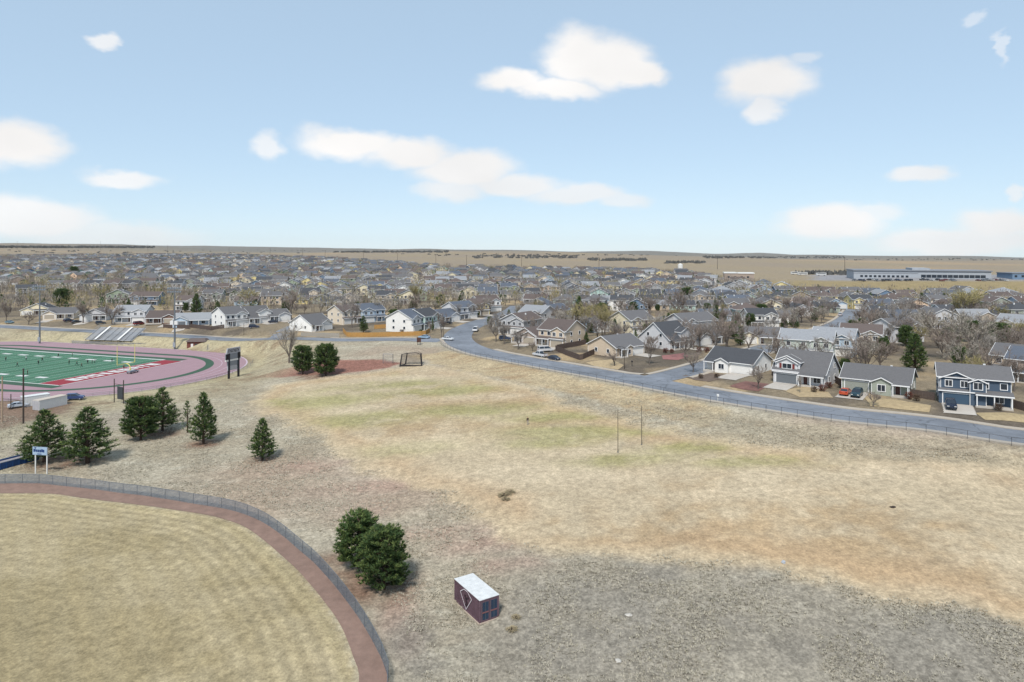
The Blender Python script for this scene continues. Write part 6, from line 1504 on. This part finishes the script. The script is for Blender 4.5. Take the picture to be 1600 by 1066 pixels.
PM = {'stand': person_mesh('stand', C_DK, C_TR), 'walk': person_mesh('walk', C_DK, C_TR), 'run': person_mesh('run', C_DK, C_TR), 'white': person_mesh('walk', C_WH, C_TR), 'maroon': person_mesh('stand', C_MR, C_TR), 'field': person_mesh('stand', mat('dark brown jacket', tuple(alb(60, 44, 42)), rough=.9, var=0), C_LT)}
g = G(824.5, 664); tag(link('person', PM['field'], None, g, .4), 'person in dark jacket and pale trousers standing alone on the field', 'person')
PL = [(9, 565, 'walk'), (27, 574, 'run'), (41, 564, 'white'), (60, 570.5, 'stand'), (66, 566, 'run'), (91, 559, 'walk'), (113, 558, 'stand'), (108, 570, 'stand'), (120, 572, 'run'), (127.5, 575, 'walk'), (43, 586, 'stand'), (137, 569.5, 'walk'), (144, 569.5, 'stand'), (148, 568, 'white'), (175, 567, 'walk'), (193.5, 578, 'maroon')]
PL.sort()
for k, (px, py, ps) in enumerate(PL):
    g = G(px, py); g.z = .1; tag(link('person', PM[ps], None, g, rc.uniform(0, 6.28)), f'person in {"white" if ps == "white" else "maroon" if ps == "maroon" else "dark"} sportswear on the football turf, {ordw(k + 1)} from left', 'person', 'players on the football turf')

# ------------------------------------------------------------------ garden beds, shrubs
def bed(pxs, col, name, dz=.075):
    pts = W2(pxs); mb = MB(); mb.poly([(x, y, T(x, y) + dz) for x, y in pts]); o = mb.build(name, mat(name + ' %d %d %d' % col, tuple(alb(*col)), rough=.95, var=.3, scale=1.2, bump=.5, bscale=5, coord='pos'))
    bm = bmesh.new(); bm.from_mesh(o.data); bmesh.ops.triangulate(bm, faces=bm.faces); bmesh.ops.subdivide_edges(bm, edges=bm.edges, cuts=7, use_grid_fill=True)
    for v in bm.verts: v.co.z = T(v.co.x, v.co.y) + dz
    bmesh.ops.recalc_face_normals(bm, faces=bm.faces)
    if sum(f.normal.z for f in bm.faces) < 0: bmesh.ops.reverse_faces(bm, faces=bm.faces)
    bm.to_mesh(o.data); bm.free(); struct(o)
bed([(1066, 588), (1096, 581), (1130, 586), (1142, 590), (1108, 597), (1085, 594)], (128, 112, 100), 'mulch_bed')
bed([(1140, 604), (1165, 596), (1200, 600), (1206, 603), (1185, 612), (1160, 609)], (142, 104, 96), 'gravel_bed')
bed([(1034, 556), (1070, 552), (1076, 558), (1060, 563), (1036, 562)], (176, 124, 120), 'gravel_bed')
bed([(916, 567), (955, 562), (975, 571), (965, 578), (930, 573)], (202, 180, 144), 'dormant_lawn'); bed([(1222, 610), (1260, 604), (1295, 614), (1302, 622), (1250, 621)], (196, 174, 138), 'dormant_lawn'); bed([(1350, 621), (1400, 625), (1455, 634), (1452, 645), (1360, 635)], (198, 176, 138), 'dormant_lawn'); bed([(1524, 646), (1570, 645), (1640, 655), (1640, 666), (1540, 657)], (194, 174, 136), 'dormant_lawn')
SHRUB = [pine_meshes(60, 1.6, 1.1, 'round', 1.3, .35, .05)]; M_SR = mat('rust shrub', tuple(alb(132, 84, 72)), rough=.95, var=0, rnd=.1); M_SB2 = mat('brown shrub', tuple(alb(120, 100, 84)), rough=.95, var=0, rnd=.1)
for k, (px, py, w_, mm, lb) in enumerate(((1285, 612, 1.2, M_SR, 'rust-coloured shrub at the corner of the dormer house'), (1272, 613, 1.0, M_SB2, 'brown shrub by the porch of the dormer house'), (1295, 607, 1.1, M_SR, 'rust-coloured shrub by the side wall of the dormer house'), (1420, 624, 1.2, M_SR, 'dark red shrub left of the board fence by the navy house'), (1432, 627, 1.1, M_SB2, 'brown shrub below the board fence by the navy house'), (1560, 642, 1.1, M_SB2, 'brown shrub under the navy porch'),
  (1040, 552, 1.2, M_SR, 'red hedge shrub in front of the charcoal-roofed house'), (1050, 552, 1.0, M_SR, 'second red hedge shrub in front of the charcoal-roofed house'), (1092, 551, 1.2, M_SR, 'left red hedge shrub by the white garage door on the side street'), (1104, 551, 1.2, M_SR, 'right red hedge shrub by the white garage door on the side street'), (657, 521, 1.2, M_N1, 'dark round bush by the white gabled house'), (1095, 592, .9, M_SB2, 'low brown bush in the corner mulch bed'), (1120, 591, .9, M_SB2, 'second low brown bush in the corner mulch bed'), (745, 494, 1.6, M_N1, 'dark hedge bush in front of the yellow house'), (70, 500, 1.6, M_SB2, 'brown bush in front of the beige house'), (628, 521, 1.2, M_SB2, 'brown bush at the golden fence end'))):
    o = tree('shrub', SHRUB[0], G(px, py), k, w_ * .62, lb, 'shrub', 'garden shrubs'); cw = [c for c in o.children if c.name.startswith('crown')][0]
    for sl_ in cw.material_slots: sl_.link = 'OBJECT'; sl_.material = mm

M_WEED = mat('olive weeds', tuple(alb(196, 180, 146)), rough=.95, var=0)
for k, (px, py, w_, lb) in enumerate(((787, 775, 1.1, 'low olive weed clump at the left of the weedy patch on the field'), (797, 770, 1.0, 'low olive weed clump at the right of the weedy patch on the field'), (790, 781, .8, 'smallest weed clump of the weedy patch, nearest the camera'), (800, 985, .7, 'brown weed clump beside the shipping container door'), (806, 966, .6, 'small brown weed clump right of the shipping container'))):
    o = tree('weed_clump', SHRUB[0], G(px, py), k, (w_ * .8, w_ * .8, w_ * .2), lb, 'weeds', 'weed clumps on the grass'); cw = [c for c in o.children if c.name.startswith('crown')][0]
    for sl_ in cw.material_slots: sl_.link = 'OBJECT'; sl_.material = M_WEED
for k, (px, py, c_, lb) in enumerate(((1395, 793, (70, 60, 54), 'dark lump lying on the open field at the right'), (1224, 879, (200, 204, 210), 'pale stone at the lower edge of the field'), (966, 1034, (220, 214, 204), 'white stone in the rough grass at the bottom'), (982, 962, (216, 210, 200), 'small white stone in the rough grass'))):
    bm = bmesh.new(); bmesh.ops.create_icosphere(bm, subdivisions=2, radius=.3); rk = random.Random(k)
    for v in bm.verts: v.co *= rk.uniform(.75, 1.15); v.co.z *= .55; v.co.x *= 1.4
    me = bpy.data.meshes.new('stone'); bm.to_mesh(me); bm.free(); me.materials.append(mat('stone %d' % k, tuple(alb(*c_)), rough=.9, var=.15, scale=4)); tag(link('stone', me, None, G(px, py) + Vector((0, 0, .06)), k), lb, 'stone')

# ------------------------------------------------------------------ bunch grass on the rough slope
rg = np.random.default_rng(4); NB = 90000
yy = 38 + (175 - 38) * rg.random(NB * 3) ** 1.3; xx = (rg.random(NB * 3) * 2 - 1) * .8 * yy
jx = np.clip(np.searchsorted(GX, xx), 0, nxg - 1); jy = np.clip(np.searchsorted(GY, yy), 0, nyg - 1)
okm = (wf[jy, jx] < .35) & (so[jy, jx] > 7.0) & (fd[jy, jx] > 56) & (PY[jy, jx] > road_row[jy, jx] + 26)
dens_n = fbm(xx, yy, 5, 3, 77)
okm &= rg.random(NB * 3) < smooth(.3, .62, dens_n)
xx, yy = xx[okm][:NB], yy[okm][:NB]; n_ = len(xx)
zz = terr_raw(xx, yy); hh = .07 + .13 * rg.random(n_) ** 1.5; ww = .07 + .1 * rg.random(n_); V = []; B = 3
for b_ in range(B):
    a = rg.random(n_) * 6.283; lean = (.9 + 1.2 * rg.random(n_)) * hh; a2 = a + 1.57
    cx, cy = xx + np.cos(a) * .06, yy + np.sin(a) * .06
    V.append(np.stack([np.stack([cx - np.cos(a2) * ww / 2, cy - np.sin(a2) * ww / 2, zz - .03], -1), np.stack([cx + np.cos(a2) * ww / 2, cy + np.sin(a2) * ww / 2, zz - .03], -1), np.stack([cx + np.cos(a) * lean, cy + np.sin(a) * lean, zz + hh], -1)], 1))
V = np.concatenate(V, 0); nt_ = len(V)
gme = bpy.data.meshes.new('bunch_grass'); gme.vertices.add(nt_ * 3); gme.vertices.foreach_set('co', V.ravel()); gme.loops.add(nt_ * 3); gme.loops.foreach_set('vertex_index', np.arange(nt_ * 3)); gme.polygons.add(nt_); gme.polygons.foreach_set('loop_start', np.arange(0, nt_ * 3, 3)); gme.polygons.foreach_set('loop_total', np.full(nt_, 3))
for nm, c in (('straw blades', (204, 196, 176)), ('grey blades', (188, 181, 164)), ('olive blades', (172, 165, 143))): gme.materials.append(mat(nm, tuple(alb(*c)), rough=.95, var=0))
gme.polygons.foreach_set('material_index', np.tile(rg.choice([0, 0, 1, 1, 2], n_), B)); gme.update(); gme.validate()
tag(link('bunch_grass', gme), 'dry pale bunch grass tufts covering the rough slope', 'grass', None, 'stuff')

# ------------------------------------------------------------------ thin air haze over the far land
hz = MB(); hz.box(-7500, 7500, -200, 7400, -160, 175); ho = hz.build('haze', [])
hm_ = bpy.data.materials.new('air'); hm_.use_nodes = True; hn = hm_.node_tree.nodes; hl = hm_.node_tree.links; hn.clear()
ho_ = hn.new('ShaderNodeOutputMaterial'); pv = hn.new('ShaderNodeVolumePrincipled'); pv.inputs['Color'].default_value = (.80, .87, .95, 1); pv.inputs['Density'].default_value = 2.0e-5; pv.inputs['Anisotropy'].default_value = .3
hl.new(pv.outputs[0], ho_.inputs['Volume']); ho.data.materials.append(hm_); ho['kind'] = 'stuff'; ho['label'] = 'thin pale air haze over the whole plain'; ho['category'] = 'haze'
